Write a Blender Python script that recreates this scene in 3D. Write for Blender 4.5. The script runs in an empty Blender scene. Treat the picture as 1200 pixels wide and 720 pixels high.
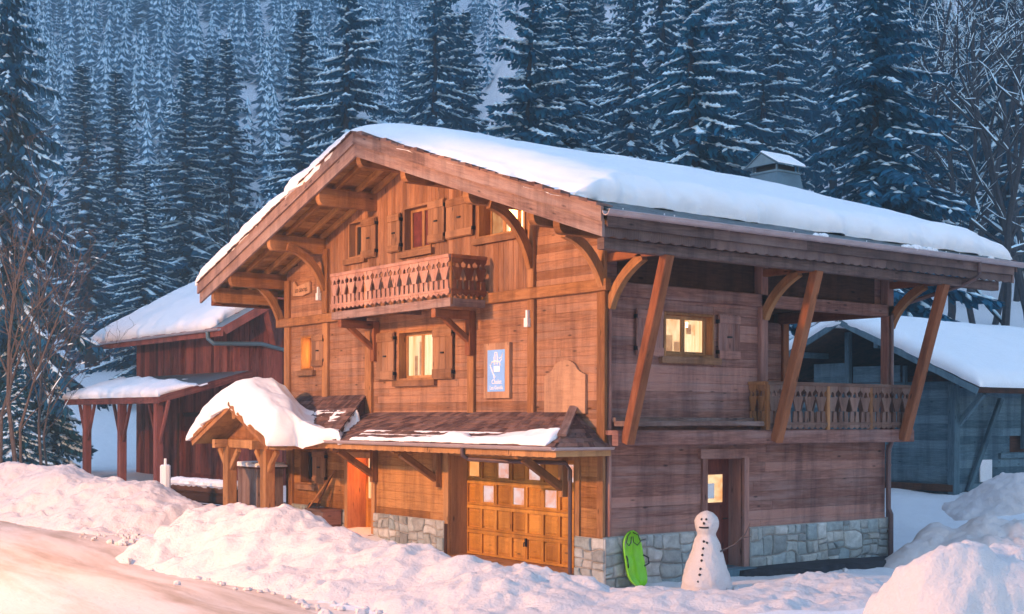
import bpy, math, random
import numpy as np
from mathutils import Vector, Matrix

random.seed(7)
rng = np.random.default_rng(11)
SC = bpy.context.scene
COL = SC.collection
R = math.radians

# ------------------------------------------------------------------ camera
FX = 1534.0
CAM = np.array([17.545, -15.267, 2.9945])
ANG = math.atan2(1156, 1534)
FWD = np.array([-math.cos(ANG), math.sin(ANG), 0.0])
RGT = np.array([math.sin(ANG), math.cos(ANG), 0.0])
cam_d = bpy.data.cameras.new('camera')
cam = bpy.data.objects.new('camera', cam_d)
COL.objects.link(cam)
cam_d.sensor_fit = 'HORIZONTAL'
cam_d.sensor_width = 36.0
cam_d.lens = FX / 1200 * 36.0
cam_d.shift_y = 130 / 1200
cam_d.clip_start = 0.1
cam_d.clip_end = 3000
mrot = Matrix(((RGT[0], 0, -FWD[0]), (RGT[1], 0, -FWD[1]), (0, 1, 0))).to_4x4()
cam.matrix_world = Matrix.Translation(Vector(CAM)) @ mrot @ Matrix.Rotation(R(0.18), 4, 'Z')
SC.camera = cam

# ------------------------------------------------------------------ sky, sun, exposure
SUN_EL, SUN_ROT = R(7.0), R(250.0)
world = bpy.data.worlds.new('World')
SC.world = world
world.use_nodes = True
wn, wl = world.node_tree.nodes, world.node_tree.links
wn.clear()
sky = wn.new('ShaderNodeTexSky')
sky.sky_type = 'NISHITA'
sky.sun_disc = False
sky.sun_elevation = SUN_EL
sky.sun_rotation = SUN_ROT
sky.air_density = 1.0
sky.ozone_density = 4.0
sky.dust_density = 0.2
wm = wn.new('ShaderNodeMix')
wm.data_type = 'RGBA'
wm.blend_type = 'MULTIPLY'
wm.inputs['Factor'].default_value = 1.0
wm.inputs['B'].default_value = (2.62, 1.38, .97, 1)
bg = wn.new('ShaderNodeBackground')
bg.inputs['Strength'].default_value = 0.15
wo = wn.new('ShaderNodeOutputWorld')
wl.new(sky.outputs[0], wm.inputs['A'])
wl.new(wm.outputs['Result'], bg.inputs['Color'])
wl.new(bg.outputs[0], wo.inputs[0])

# the last daylight: one weak, very soft sun (dusk)
sd = bpy.data.lights.new('sun', 'SUN')
sd.energy = 0.10
sd.angle = R(40)
sd.color = (0.72, 0.84, 1.0)
so = bpy.data.objects.new('sun', sd)
COL.objects.link(so)
so.rotation_euler = (R(38), 0, R(35))

SC.view_settings.view_transform = 'Standard'
SC.view_settings.look = 'None'
SC.view_settings.gamma = 1.0
SC.view_settings.use_curve_mapping = False
SC.view_settings.exposure = 3.16
SC.cycles.max_bounces = 6
SC.cycles.diffuse_bounces = 3
SC.cycles.glossy_bounces = 2
SC.cycles.transmission_bounces = 4
SC.cycles.volume_bounces = 0
SC.cycles.sample_clamp_indirect = 6.0
SC.cycles.use_denoising = True

# the street lamp that lights the road, out of frame to the left
ld = bpy.data.lights.new('street_lamp_light', 'SPOT')      # a shaded lamp: nothing goes above the horizontal
ld.spot_size = R(180)
ld.spot_blend = .06
ld.energy = 2600
ld.color = (1.0, 0.455, 0.195)
ld.shadow_soft_size = 0.3
lo = bpy.data.objects.new('street_lamp_light', ld)
COL.objects.link(lo)
lo.location = (-5.0, -18.5, 8.9)

# ------------------------------------------------------------------ noise
def _h(ix, iy, s):
    n = (ix.astype(np.int64) * 374761393 + iy.astype(np.int64) * 668265263 + s * 974634777) & 0x7fffffff
    n = ((n ^ (n >> 13)) * 1274126177) & 0x7fffffff
    return ((n ^ (n >> 16)) & 0xffff) / 65535.0

def vn(x, y, s=0):
    x = np.asarray(x, float); y = np.asarray(y, float)
    ix, iy = np.floor(x), np.floor(y)
    fx, fy = x - ix, y - iy
    fx = fx * fx * fx * (fx * (fx * 6 - 15) + 10); fy = fy * fy * fy * (fy * (fy * 6 - 15) + 10)
    a, b = _h(ix, iy, s), _h(ix + 1, iy, s)
    c, d = _h(ix, iy + 1, s), _h(ix + 1, iy + 1, s)
    return (a + (b - a) * fx) * (1 - fy) + (c + (d - c) * fx) * fy - 0.5

def fbm(x, y, o=4, s=0, g=0.5):
    v, a = 0, 1.0
    for i in range(o):
        v = v + a * vn(x * 2 ** i + 17.3 * i, y * 2 ** i - 9.1 * i, s + i); a *= g
    return v

def cells(x, y, s=0):
    """rounded lumps: distance to the nearest jittered point, 1 at the centre"""
    ix, iy = np.floor(x), np.floor(y)
    best = np.full(np.shape(x), 9.0)
    for dx in (-1, 0, 1):
        for dy in (-1, 0, 1):
            px = ix + dx + _h(ix + dx, iy + dy, s); py = iy + dy + _h(ix + dx, iy + dy, s + 5)
            best = np.minimum(best, (x - px) ** 2 + (y - py) ** 2)
    return np.maximum(0, 1 - best)

def sst(a, b, x):
    t = np.clip((x - a) / (b - a), 0, 1)
    return t * t * (3 - 2 * t)

def ut(x, y):
    dx, dy = x - CAM[0], y - CAM[1]
    return dx * RGT[0] + dy * RGT[1], dx * FWD[0] + dy * FWD[1]

def xy(u, t):
    return CAM[0] + u * RGT[0] + t * FWD[0], CAM[1] + u * RGT[1] + t * FWD[1]

def upx(px, t):
    return (px - 600) / FX * t

def zpx(py, t):
    return CAM[2] + (490 - py) / FX * t

# ------------------------------------------------------------------ mesh builder
class MB:
    def __init__(s):
        s.v, s.f, s.uv, s.t, s.m = [], [], [], [], []
    def face(s, pts, uvs=None, t=0.5, m=0):
        i = len(s.v)
        s.v += [tuple(p) for p in pts]
        s.f.append(tuple(range(i, i + len(pts))))
        s.uv += list(uvs) if uvs is not None else [(0, 0)] * len(pts)
        s.t.append(t); s.m.append(m)
    def hexa(s, c, t=None, m=0, ou=None):
        """box from 8 corners, index = x + 2y + 4z; u of the grain runs along its longest edge"""
        c = [np.asarray(p, float) for p in c]
        t = random.random() if t is None else t
        ou = (random.random() * 40, random.random() * 40) if ou is None else ou
        L = [np.linalg.norm(c[1] - c[0]), np.linalg.norm(c[2] - c[0]), np.linalg.norm(c[4] - c[0])]
        for q, a, b in (((0, 2, 3, 1), 1, 0), ((4, 5, 7, 6), 0, 1), ((0, 1, 5, 4), 0, 2), ((2, 6, 7, 3), 2, 0), ((0, 4, 6, 2), 2, 1), ((1, 3, 7, 5), 1, 2)):
            la, lb = L[a], L[b]
            uv = [(0, 0), (la, 0), (la, lb), (0, lb)]
            if lb > la: uv = [(y, x) for x, y in uv]
            s.face([c[i] for i in q], [(u + ou[0], v + ou[1]) for u, v in uv], t, m)
    def box(s, x0, x1, y0, y1, z0, z1, t=None, m=0):
        s.hexa([(x, y, z) for z in (z0, z1) for y in (y0, y1) for x in (x0, x1)], t, m)
    def prism(s, ring0, ring1, t=None, m=0, caps=True):
        """two matching rings joined; grain along the join"""
        t = random.random() if t is None else t
        n = len(ring0); o1, o2 = random.random() * 40, random.random() * 40
        r0 = [np.asarray(p, float) for p in ring0]; r1 = [np.asarray(p, float) for p in ring1]
        w = 0
        for i in range(n):
            j = (i + 1) % n
            d = np.linalg.norm(r0[j] - r0[i]); l = np.linalg.norm(r1[i] - r0[i])
            s.face([r0[i], r0[j], r1[j], r1[i]], [(o1, o2 + w), (o1, o2 + w + d), (o1 + l, o2 + w + d), (o1 + l, o2 + w)], t, m)
            w += d
        if caps:
            k = r0[0]; ax = r0[1] - k; ax = ax / (np.linalg.norm(ax) + 1e-9)
            nn = np.cross(ax, r0[2] - r0[1]); ay = np.cross(nn, ax); ay = ay / (np.linalg.norm(ay) + 1e-9)
            pu = lambda p: (o1 + float((p - k) @ ax), o2 + float((p - k) @ ay))
            s.face(r0[::-1], [pu(p) for p in r0[::-1]], t, m)
            s.face(r1, [pu(p) for p in r1], t, m)
    def beam(s, p, q, w, h, up=(0, 0, 1), ch=0.015, t=None, m=0):
        p, q, up = np.asarray(p, float), np.asarray(q, float), np.asarray(up, float)
        d = q - p; d = d / np.linalg.norm(d)
        sx = np.cross(d, up); sx /= np.linalg.norm(sx); sy = np.cross(sx, d)
        a, b = w / 2, h / 2
        o = [(-a + ch, -b), (a - ch, -b), (a, -b + ch), (a, b - ch), (a - ch, b), (-a + ch, b), (-a, b - ch), (-a, -b + ch)]
        s.prism([p + x * sx + y * sy for x, y in o], [q + x * sx + y * sy for x, y in o], t, m)
    def sweep(s, path, w, h, side, t=None, m=0):
        """rectangular section swept along a curve; side = the constant out-of-plane direction"""
        t = random.random() if t is None else t
        path = [np.asarray(p, float) for p in path]; side = np.asarray(side, float); side = side / np.linalg.norm(side)
        rings = []
        for i, p in enumerate(path):
            d = path[min(i + 1, len(path) - 1)] - path[max(i - 1, 0)]; d /= np.linalg.norm(d)
            n = np.cross(side, d)
            rings.append([p + x * w / 2 * side + y * h / 2 * n for x, y in ((-1, -1), (1, -1), (1, 1), (-1, 1))])
        ou = random.random() * 40; l = 0
        for i in range(len(path) - 1):
            dl = np.linalg.norm(path[i + 1] - path[i])
            for k in range(4):
                j = (k + 1) % 4
                s.face([rings[i][k], rings[i][j], rings[i + 1][j], rings[i + 1][k]], [(ou + l, k * .3), (ou + l, k * .3 + .25), (ou + l + dl, k * .3 + .25), (ou + l + dl, k * .3)], t, m)
            l += dl
        s.face(rings[0][::-1], None, t, m); s.face(rings[-1], None, t, m)
    def tube(s, path, r, n=8, t=0.5, m=0, caps=True):
        path = [np.asarray(p, float) for p in path]
        rr = r if hasattr(r, '__len__') else [r] * len(path)
        rings = []; ref = np.array([0.31, 0.17, 0.93])
        for i, p in enumerate(path):
            d = path[min(i + 1, len(path) - 1)] - path[max(i - 1, 0)]; d /= (np.linalg.norm(d) + 1e-9)
            a = np.cross(d, ref)
            if np.linalg.norm(a) < .1: a = np.cross(d, (1, 0, 0))
            a /= np.linalg.norm(a); b = np.cross(d, a)
            rings.append([p + rr[i] * (math.cos(k * 2 * math.pi / n) * a + math.sin(k * 2 * math.pi / n) * b) for k in range(n)])
        l = 0
        for i in range(len(path) - 1):
            dl = np.linalg.norm(path[i + 1] - path[i])
            for k in range(n):
                j = (k + 1) % n
                s.face([rings[i][k], rings[i][j], rings[i + 1][j], rings[i + 1][k]], [(l, k / n), (l, (k + 1) / n), (l + dl, (k + 1) / n), (l + dl, k / n)], t, m)
            l += dl
        if caps:
            s.face(rings[0][::-1], None, t, m); s.face(rings[-1], None, t, m)
    def build(s, name, mats, parent=None, smooth=False, merge=False):
        me = bpy.data.meshes.new(name)
        me.from_pydata(s.v, [], s.f)
        uvl = me.uv_layers.new(name='UVMap')
        uvl.data.foreach_set('uv', np.asarray(s.uv, np.float32).ravel())
        at = me.attributes.new('tint', 'FLOAT', 'FACE')
        at.data.foreach_set('value', np.asarray(s.t, np.float32))
        me.polygons.foreach_set('material_index', np.asarray(s.m, np.int32))
        for mm in (mats if isinstance(mats, (list, tuple)) else [mats]): me.materials.append(mm)
        if merge:
            import bmesh
            bm = bmesh.new(); bm.from_mesh(me)
            bmesh.ops.remove_doubles(bm, verts=bm.verts, dist=1e-4)
            bm.to_mesh(me); bm.free()
        if smooth: me.polygons.foreach_set('use_smooth', np.ones(len(me.polygons), bool))
        me.update()
        return link(name, me, parent)

def link(name, me, parent=None):
    o = bpy.data.objects.new(name, me); COL.objects.link(o)
    if parent is not None:
        o.parent = parent
        if parent.type == 'EMPTY' and parent.parent is None: o.location = -parent.location
    return o

def np_mesh(name, V, F, mats, parent=None, smooth=False, mi=None, tint=None):
    me = bpy.data.meshes.new(name)
    V = np.asarray(V, np.float32); F = np.asarray(F, np.int32)
    me.vertices.add(len(V)); me.vertices.foreach_set('co', V.ravel())
    k = F.shape[1]
    me.loops.add(F.size); me.loops.foreach_set('vertex_index', F.ravel())
    me.polygons.add(len(F))
    me.polygons.foreach_set('loop_start', np.arange(len(F), dtype=np.int32) * k)
    me.polygons.foreach_set('loop_total', np.full(len(F), k, np.int32))
    if mi is not None: me.polygons.foreach_set('material_index', np.asarray(mi, np.int32))
    if smooth: me.polygons.foreach_set('use_smooth', np.ones(len(F), bool))
    if tint is not None:
        at = me.attributes.new('tint', 'FLOAT', 'FACE'); at.data.foreach_set('value', np.asarray(tint, np.float32))
    for m in (mats if isinstance(mats, (list, tuple)) else [mats]): me.materials.append(m)
    me.update(calc_edges=True)
    return link(name, me, parent)

def thing(name, loc, label, cat, group=None):
    o = bpy.data.objects.new(name, None); COL.objects.link(o)
    o.location = loc; o.empty_display_size = .3
    return tag(o, label, cat, group)

def tag(o, label=None, cat=None, group=None, kind=None):
    for k, v in (('label', label), ('category', cat), ('group', group), ('kind', kind)):
        if v: o[k] = v
    return o

def copy_tree(o, parent=None):
    c = o.copy(); COL.objects.link(c)
    if parent is not None: c.parent = parent
    for ch in list(o.children): copy_tree(ch, c)
    return c

# ------------------------------------------------------------------ materials
def mat(name):
    m = bpy.data.materials.new(name); m.use_nodes = True
    nt = m.node_tree; nt.nodes.clear()
    out = nt.nodes.new('ShaderNodeOutputMaterial'); b = nt.nodes.new('ShaderNodeBsdfPrincipled')
    nt.links.new(b.outputs[0], out.inputs[0])
    b.inputs['Roughness'].default_value = .7
    b.inputs['Specular IOR Level'].default_value = .3
    return m, nt, b

def N(nt, kind, **kw):
    n = nt.nodes.new('ShaderNode' + kind)
    for k, v in kw.items():
        if k in n.inputs: n.inputs[k].default_value = v
        else: setattr(n, k, v)
    return n

def ramp(nt, src, stops):
    r = nt.nodes.new('ShaderNodeValToRGB'); e = r.color_ramp.elements
    while len(e) < len(stops): e.new(0.5)
    for i, (p, c) in enumerate(stops): e[i].position = p; e[i].color = (*c, 1) if len(c) == 3 else c
    nt.links.new(src, r.inputs[0]); return r

def bump(nt, b, h, strength, dist=.02, prev=None):
    n = N(nt, 'Bump', Strength=strength, Distance=dist)
    nt.links.new(h, n.inputs['Height'])
    if prev is not None: nt.links.new(prev.outputs[0], n.inputs['Normal'])
    nt.links.new(n.outputs[0], b.inputs['Normal']); return n

def mixc(nt, fac, a, b_, mode='MIX'):
    n = nt.nodes.new('ShaderNodeMix'); n.data_type = 'RGBA'; n.blend_type = mode
    for k, v in (('Factor', fac), ('A', a), ('B', b_)):
        if isinstance(v, (int, float)): n.inputs[k].default_value = v
        elif isinstance(v, tuple): n.inputs[k].default_value = (*v, 1)
        else: nt.links.new(v, n.inputs[k])
    return n.outputs['Result']

def wood(name, dark, light, grey=None, gamt=.3, rough=.88, across=9, spec=.06):
    """boards: grain along u, one tint per board, weathered grey streaks and knots"""
    m, nt, b = mat(name); L = nt.links
    uv = N(nt, 'UVMap'); mp = N(nt, 'Mapping'); mp.inputs['Scale'].default_value = (.9, across, 1)
    L.new(uv.outputs[0], mp.inputs[0])
    n1 = N(nt, 'TexNoise', Scale=3.0, Detail=6.0, Roughness=.65, Distortion=.6); L.new(mp.outputs[0], n1.inputs[0])
    n2 = N(nt, 'TexNoise', Scale=.7, Detail=3.0); L.new(mp.outputs[0], n2.inputs[0])
    at = N(nt, 'Attribute', attribute_name='tint')
    ad = N(nt, 'Math', operation='MULTIPLY_ADD'); L.new(at.outputs['Fac'], ad.inputs[0]); ad.inputs[1].default_value = .46
    a2 = N(nt, 'Math', operation='SUBTRACT'); L.new(n1.outputs[0], a2.inputs[0]); a2.inputs[1].default_value = .23
    L.new(a2.outputs[0], ad.inputs[2])
    r = ramp(nt, ad.outputs[0], [(.28, dark), (.72, light)])
    c = r.outputs[0]
    if grey:
        r2 = ramp(nt, n2.outputs[0], [(.45, (0, 0, 0)), (.68, (1, 1, 1))])
        g = N(nt, 'Math', operation='MULTIPLY'); L.new(r2.outputs[0], g.inputs[0]); g.inputs[1].default_value = gamt
        c = mixc(nt, g.outputs[0], c, grey)
    mk = N(nt, 'Mapping'); mk.inputs['Scale'].default_value = (1.6, 5.0, 1); L.new(uv.outputs[0], mk.inputs[0])
    vo = N(nt, 'TexVoronoi', Scale=1.0); L.new(mk.outputs[0], vo.inputs[0])
    kr = ramp(nt, vo.outputs['Distance'], [(.05, (.35, .35, .35)), (.13, (1, 1, 1))])
    c = mixc(nt, 1.0, c, kr.outputs[0], 'MULTIPLY')
    g = N(nt, 'NewGeometry'); mw = N(nt, 'Mapping'); mw.inputs['Scale'].default_value = (2.6, 2.6, .35); L.new(g.outputs['Position'], mw.inputs[0])
    nw = N(nt, 'TexNoise', Scale=1.0, Detail=5.0, Roughness=.65); L.new(mw.outputs[0], nw.inputs[0])
    c = mixc(nt, 1.0, c, ramp(nt, nw.outputs[0], [(.36, (.66, .64, .66)), (.56, (1.06, 1.03, 1.0))]).outputs[0], 'MULTIPLY')
    L.new(c, b.inputs['Base Color'])
    b.inputs['Roughness'].default_value = rough; b.inputs['Specular IOR Level'].default_value = spec
    bump(nt, b, n1.outputs[0], .5, .006)
    return m

def plain(name, col, rough=.6, metal=0.0, var=.15, scale=6, bmp=0.0, spec=.3):
    m, nt, b = mat(name)
    tc = N(nt, 'TexCoord'); n = N(nt, 'TexNoise', Scale=scale, Detail=5.0); nt.links.new(tc.outputs['Object'], n.inputs[0])
    r = ramp(nt, n.outputs[0], [(.3, tuple(c * (1 - var) for c in col)), (.7, tuple(min(1, c * (1 + var)) for c in col))])
    nt.links.new(r.outputs[0], b.inputs['Base Color'])
    b.inputs['Roughness'].default_value = rough; b.inputs['Metallic'].default_value = metal; b.inputs['Specular IOR Level'].default_value = spec
    if bmp: bump(nt, b, n.outputs[0], bmp, .02)
    return m

def snowmat(name, col=(.90, .91, .93), b1=.35, dirt=0.0, fine=1.0):
    m, nt, b = mat(name); L = nt.links
    g = N(nt, 'NewGeometry')
    n1 = N(nt, 'TexNoise', Scale=2.2, Detail=6.0, Roughness=.6); L.new(g.outputs['Position'], n1.inputs[0])
    n2 = N(nt, 'TexNoise', Scale=22.0, Detail=4.0, Roughness=.7); L.new(g.outputs['Position'], n2.inputs[0])
    c = ramp(nt, n1.outputs[0], [(.3, tuple(x * .95 for x in col)), (.7, col)]).outputs[0]
    if dirt:
        n3 = N(nt, 'TexNoise', Scale=1.1, Detail=7.0, Roughness=.7); L.new(g.outputs['Position'], n3.inputs[0])
        r = ramp(nt, n3.outputs[0], [(.55, (0, 0, 0)), (.78, (dirt, dirt, dirt))])
        c = mixc(nt, r.outputs[0], c, (.52, .40, .30))
        n4 = N(nt, 'TexNoise', Scale=13.0, Detail=3.0, Roughness=.6); L.new(g.outputs['Position'], n4.inputs[0])
        c = mixc(nt, ramp(nt, n4.outputs[0], [(.68, (0, 0, 0)), (.76, (.45, .45, .45))]).outputs[0], c, (.34, .27, .22))
    L.new(c, b.inputs['Base Color'])
    b.inputs['Roughness'].default_value = .65; b.inputs['Specular IOR Level'].default_value = .25
    p = bump(nt, b, n1.outputs[0], b1, .12)
    bump(nt, b, n2.outputs[0], .45 * fine, .025, p)
    return m

def glow(name, c1, c2, strength, sc=(3.2, .22), seed=0.0):
    """lit window: curtain folds and things in the warm room behind, under a thin gloss"""
    m, nt, b = mat(name); L = nt.links
    uv = N(nt, 'UVMap'); mp = N(nt, 'Mapping'); mp.inputs['Scale'].default_value = (sc[1], sc[0], 1); mp.inputs['Location'].default_value = (seed, seed * 1.7, 0)
    L.new(uv.outputs[0], mp.inputs[0])
    n = N(nt, 'TexNoise', Scale=3.2, Detail=3.0, Roughness=.55); L.new(mp.outputs[0], n.inputs[0])
    r = ramp(nt, n.outputs[0], [(.36, c1), (.62, c2)])
    L.new(r.outputs[0], b.inputs['Emission Color']); b.inputs['Emission Strength'].default_value = strength
    b.inputs['Base Color'].default_value = (.08, .06, .05, 1); b.inputs['Roughness'].default_value = .08; b.inputs['Specular IOR Level'].default_value = .5
    return m

M = {}
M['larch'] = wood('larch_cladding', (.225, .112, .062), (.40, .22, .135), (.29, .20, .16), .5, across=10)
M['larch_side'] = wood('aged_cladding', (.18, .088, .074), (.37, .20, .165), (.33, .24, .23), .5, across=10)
M['beam'] = wood('larch_beam', (.22, .10, .042), (.40, .205, .092), (.30, .2, .14), .25, across=7)
M['post_red'] = wood('oiled_post', (.17, .06, .03), (.29, .115, .055), (.25, .16, .12), .2, across=7)
M['soffit'] = wood('soffit_boards', (.26, .125, .042), (.43, .235, .088), None, across=8)
M['weathered'] = wood('weathered_fascia', (.15, .095, .082), (.30, .205, .18), (.31, .255, .245), .65, across=10)
M['eave'] = wood('eave_boards', (.085, .058, .054), (.185, .13, .12), (.20, .16, .155), .5, across=10)
M['larch_gold'] = wood('golden_larch', (.25, .115, .04), (.47, .25, .10), None, across=10)  # more golden larch for the ground-floor gable wall
M['shutter'] = wood('shutter_boards', (.22, .115, .062), (.35, .20, .12), (.28, .20, .16), .3, across=9)
M['pale_trim'] = wood('pale_trim', (.30, .155, .068), (.47, .27, .13), None, across=7)
M['rail'] = wood('carved_rail', (.34, .18, .135), (.47, .27, .205), (.40, .28, .24), .4, across=6)
M['rail_side'] = wood('carved_rail_aged', (.12, .07, .055), (.22, .135, .11), (.24, .19, .17), .5, across=6)
M['garage'] = wood('garage_door_wood', (.40, .18, .03), (.58, .29, .06), None, across=6, rough=.6, spec=.15)
M['red_barn'] = wood('red_barn_boards', (.08, .024, .022), (.29, .095, .078), (.25, .13, .115), .4, across=9)
M['red_door'] = wood('red_door', (.12, .035, .028), (.20, .065, .05), None, across=7)
M['grey_barn'] = wood('grey_barn_boards', (.05, .095, .125), (.13, .215, .265), (.11, .18, .225), .5, across=9)
M['dark_wood'] = wood('dark_wood', (.05, .024, .016), (.11, .055, .036), None, across=8)
M['shingle'] = wood('wood_shingle', (.075, .04, .036), (.24, .14, .115), (.19, .15, .15), .5, across=5)
M['roof_tile'] = plain('roof_tile', (.085, .11, .12), .6, var=.4, scale=4, bmp=.3)
M['gutter'] = plain('zinc_gutter', (.42, .34, .34), .42, .3, .12, 3)
M['zinc'] = plain('zinc_sheet', (.10, .165, .205), .38, .3, .15, 2.5)
M['pipe_dark'] = plain('dark_pipe', (.13, .085, .085), .45, .3, .12, 3)
M['iron'] = plain('black_iron', (.02, .02, .022), .5, .4)
M['snow'] = snowmat('snow', (.80, .81, .83), b1=.5)
M['roof_snow'] = snowmat('roof_snow', b1=.12, fine=.5)
M['snow_tree'] = plain('tree_snow', (.68, .88, .97), .7, var=.04)
M['bank'] = snowmat('banked_snow', (.67, .62, .61), b1=.7, dirt=.10, fine=1.6)
M['white_plastic'] = plain('white_plastic', (.72, .72, .74), .4, var=.03)
M['poster_blue'] = plain('poster_blue', (.22, .45, .88), .35, var=.08, scale=3)
M['poster_white'] = plain('poster_white', (.88, .90, .92), .4, var=.02)
M['black'] = plain('black_rubber', (.018, .018, .02), .5)
M['coal'] = plain('coal_button', (.03, .025, .025), .8)
M['lime'] = plain('lime_plastic', (.22, .62, .015), .28, var=.06, spec=.5)
M['twig'] = plain('twig_bark', (.085, .066, .064), .85, var=.3, scale=12)
M['curtain_red'] = plain('red_curtain', (.13, .03, .03), .9, var=.3, scale=9)
M['dark_glass'] = plain('dark_glass', (.03, .03, .035), .06, spec=.6)
M['glow_white'] = glow('lit_curtain', (1.0, .46, .16), (1.0, .74, .42), .125, seed=2.3)
M['glow_room'] = glow('lit_room', (.80, .33, .10), (1.0, .70, .38), .135, (1.5, .9), 7.7)
M['glow_orange'] = glow('lit_vestibule', (1.0, .36, .06), (1.0, .62, .20), 1.6, seed=4.4)
M['glow_pink'] = glow('garage_reflection', (.95, .34, .17), (.92, .70, .70), .10, (1.3, 1.0), 1.2)  # pinkish reflection on the garage glass, put into the emission colour
M['glow_garage'] = glow('lit_garage_orange', (1.0, .36, .09), (1.0, .46, .15), .12, (1.3, 1.0), 5.2)

M['pine'] = wood('pine_board', (.34, .20, .125), (.47, .29, .185), None, across=8)
M['curtain'] = glow('net_curtain', (1.0, .50, .19), (1.0, .77, .47), .15, (9.0, .3), 3.1)
M['lamp_glow'] = glow('room_lamp', (1.0, .80, .50), (1.0, .90, .66), .6, (1, 1), 3.1)
M['room_dark'] = glow('room_shadow', (.55, .20, .06), (.85, .42, .16), .075, (2.0, 2.0), 3.1)

def stonemat():
    m, nt, b = mat('rubble_stone'); L = nt.links
    uv = N(nt, 'UVMap'); at = N(nt, 'Attribute', attribute_name='tint')
    n2 = N(nt, 'TexNoise', Scale=7.0, Detail=7.0, Roughness=.65); L.new(uv.outputs[0], n2.inputs[0])
    n3 = N(nt, 'TexNoise', Scale=1.8, Detail=3.0); L.new(uv.outputs[0], n3.inputs[0])
    c = ramp(nt, at.outputs['Fac'], [(0, (.25, .29, .30)), (.3, (.46, .48, .46)), (.55, (.34, .42, .44)), (.8, (.62, .65, .63)), (1, (.50, .50, .47))]).outputs[0]
    c = mixc(nt, .75, c, ramp(nt, n2.outputs[0], [(.32, (.5, .5, .5)), (.66, (1, 1, 1))]).outputs[0], 'MULTIPLY')
    c = mixc(nt, .35, c, ramp(nt, n3.outputs[0], [(.4, (.6, .52, .44)), (.6, (1, 1, 1))]).outputs[0], 'MULTIPLY')
    L.new(c, b.inputs['Base Color']); b.inputs['Roughness'].default_value = .85
    bump(nt, b, n2.outputs[0], .8, .03)
    return m
M['stone'] = stonemat()
M['mortar'] = plain('lime_mortar', (.34, .32, .30), .95, var=.2, scale=9, bmp=.4)

def needlemat(name, dark, light):
    m, nt, b = mat(name); L = nt.links
    at = N(nt, 'Attribute', attribute_name='tint')
    oi = N(nt, 'ObjectInfo')
    a = N(nt, 'Math', operation='MULTIPLY_ADD'); L.new(oi.outputs['Random'], a.inputs[0]); a.inputs[1].default_value = .35
    s = N(nt, 'Math', operation='MULTIPLY'); L.new(at.outputs['Fac'], s.inputs[0]); s.inputs[1].default_value = .75; L.new(s.outputs[0], a.inputs[2])
    L.new(ramp(nt, a.outputs[0], [(.1, dark), (.95, light)]).outputs[0], b.inputs['Base Color'])
    b.inputs['Roughness'].default_value = .7
    return m
M['needle'] = needlemat('fir_needles', (.002, .068, .135), (.008, .155, .27))
M['bark'] = plain('fir_bark', (.040, .040, .045), .9, var=.35, scale=8, bmp=.5)
# ------------------------------------------------------------------ ground, road, banks
def H(x, y):
    x = np.asarray(x, float); y = np.asarray(y, float)
    u, t = ut(x, y)
    dx = np.maximum(np.maximum(-13.5 - x, x - 1.0), 0); dy = np.maximum(np.maximum(-2.6 - y, y - 9.0), 0)
    dist = np.hypot(dx, dy)
    zh = .02 + .34 * sst(-3.5, -9.5, x)
    zr = .70 + .35 * sst(13, 3, t)
    z = zh + (zr - zh) * sst(1.2, 7.5, dist)
    left = .25 * sst(40, 50, t) + 5.8 * sst(52, 100, t) + .12 * np.maximum(0, t - 100)
    right = .20 * sst(34, 42, t) + .30 * (np.maximum(0, t - 46) + 0) + .03 * np.maximum(0, t - 80)
    k = sst(-12, 14, u)
    z = z + left * (1 - k) + right * k
    z = z + (.40 - .26 * k) * np.maximum(0, t - (140 - 60 * k)) * sst(120, 230, t)
    z = z + .10 * fbm(x * .21, y * .21, 3, 40) + 5.0 * sst(130, 320, t) * fbm(x * .012, y * .012, 4, 41)
    return z

def toe(u): return 30.4 - 1.585 * (u + 9.9)
def axis(parts):
    out = [parts[0][0]]
    for a, b, s in parts:
        n = max(1, int(round((b - a) / s))); out += list(np.linspace(a, b, n + 1)[1:])
    return np.array(out)
gu = axis([(-450, -300, 50), (-300, -60, 12), (-60, -24, 1.2), (-24, 20, .22), (20, 60, 1.2), (60, 300, 12), (300, 450, 50)])
gt_ = axis([(-100, -20, 20), (-20, 7, 1.5), (7, 42, .22), (42, 80, 1.0), (80, 740, 10)])
U_, T_ = np.meshgrid(gu, gt_, indexing='ij')
GXX, GYY = xy(U_, T_)
Z_ = H(GXX, GYY)
road_w = sst(.6, -.6, T_ - toe(U_) + .8 * fbm(U_ * .5, T_ * .5, 3, 8)) * (T_ < 34) * (U_ > -60)
# ruts and trodden lumps along the road, loose snow lumps elsewhere
sa, ca = math.sin(math.atan2(.53, .85)), math.cos(math.atan2(.53, .85))
al, ac = -U_ * .53 + T_ * .85, U_ * .85 + T_ * .53
rut = sum(np.exp(-((ac_ - c_ - .35 * np.sin(al_ * .11 + c_) - .12 * fbm(al_ * .3, al_ * 0, 2, 70)) / .13) ** 2) for c_ in (7.0, 5.5, 4.4, 2.9, 1.2) for ac_, al_ in ((U_ * .85 + T_ * .53, -U_ * .53 + T_ * .85),))
near = (T_ < 45) & (np.abs(U_) < 26)
Z_ = Z_ + np.where(near, road_w * (-.030 * rut + .03 * fbm(ac * 1.3, al * .22, 4, 60) + .018 * fbm(U_ * 3, T_ * 3, 3, 61)) + (1 - road_w) * (.10 * fbm(U_ * .9, T_ * .9, 4, 62) + .05 * cells(U_ * 1.6, T_ * 1.6, 63) * np.clip(.4 + 2 * fbm(U_ * .3, T_ * .3, 2, 64), 0, 1)), 0)
a, b = U_.shape; idx = np.arange(a * b).reshape(a, b)
q = np.stack([idx[:-1, :-1], idx[1:, :-1], idx[1:, 1:], idx[:-1, 1:]], -1)
isroad = (road_w[:-1, :-1] > .5)
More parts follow.
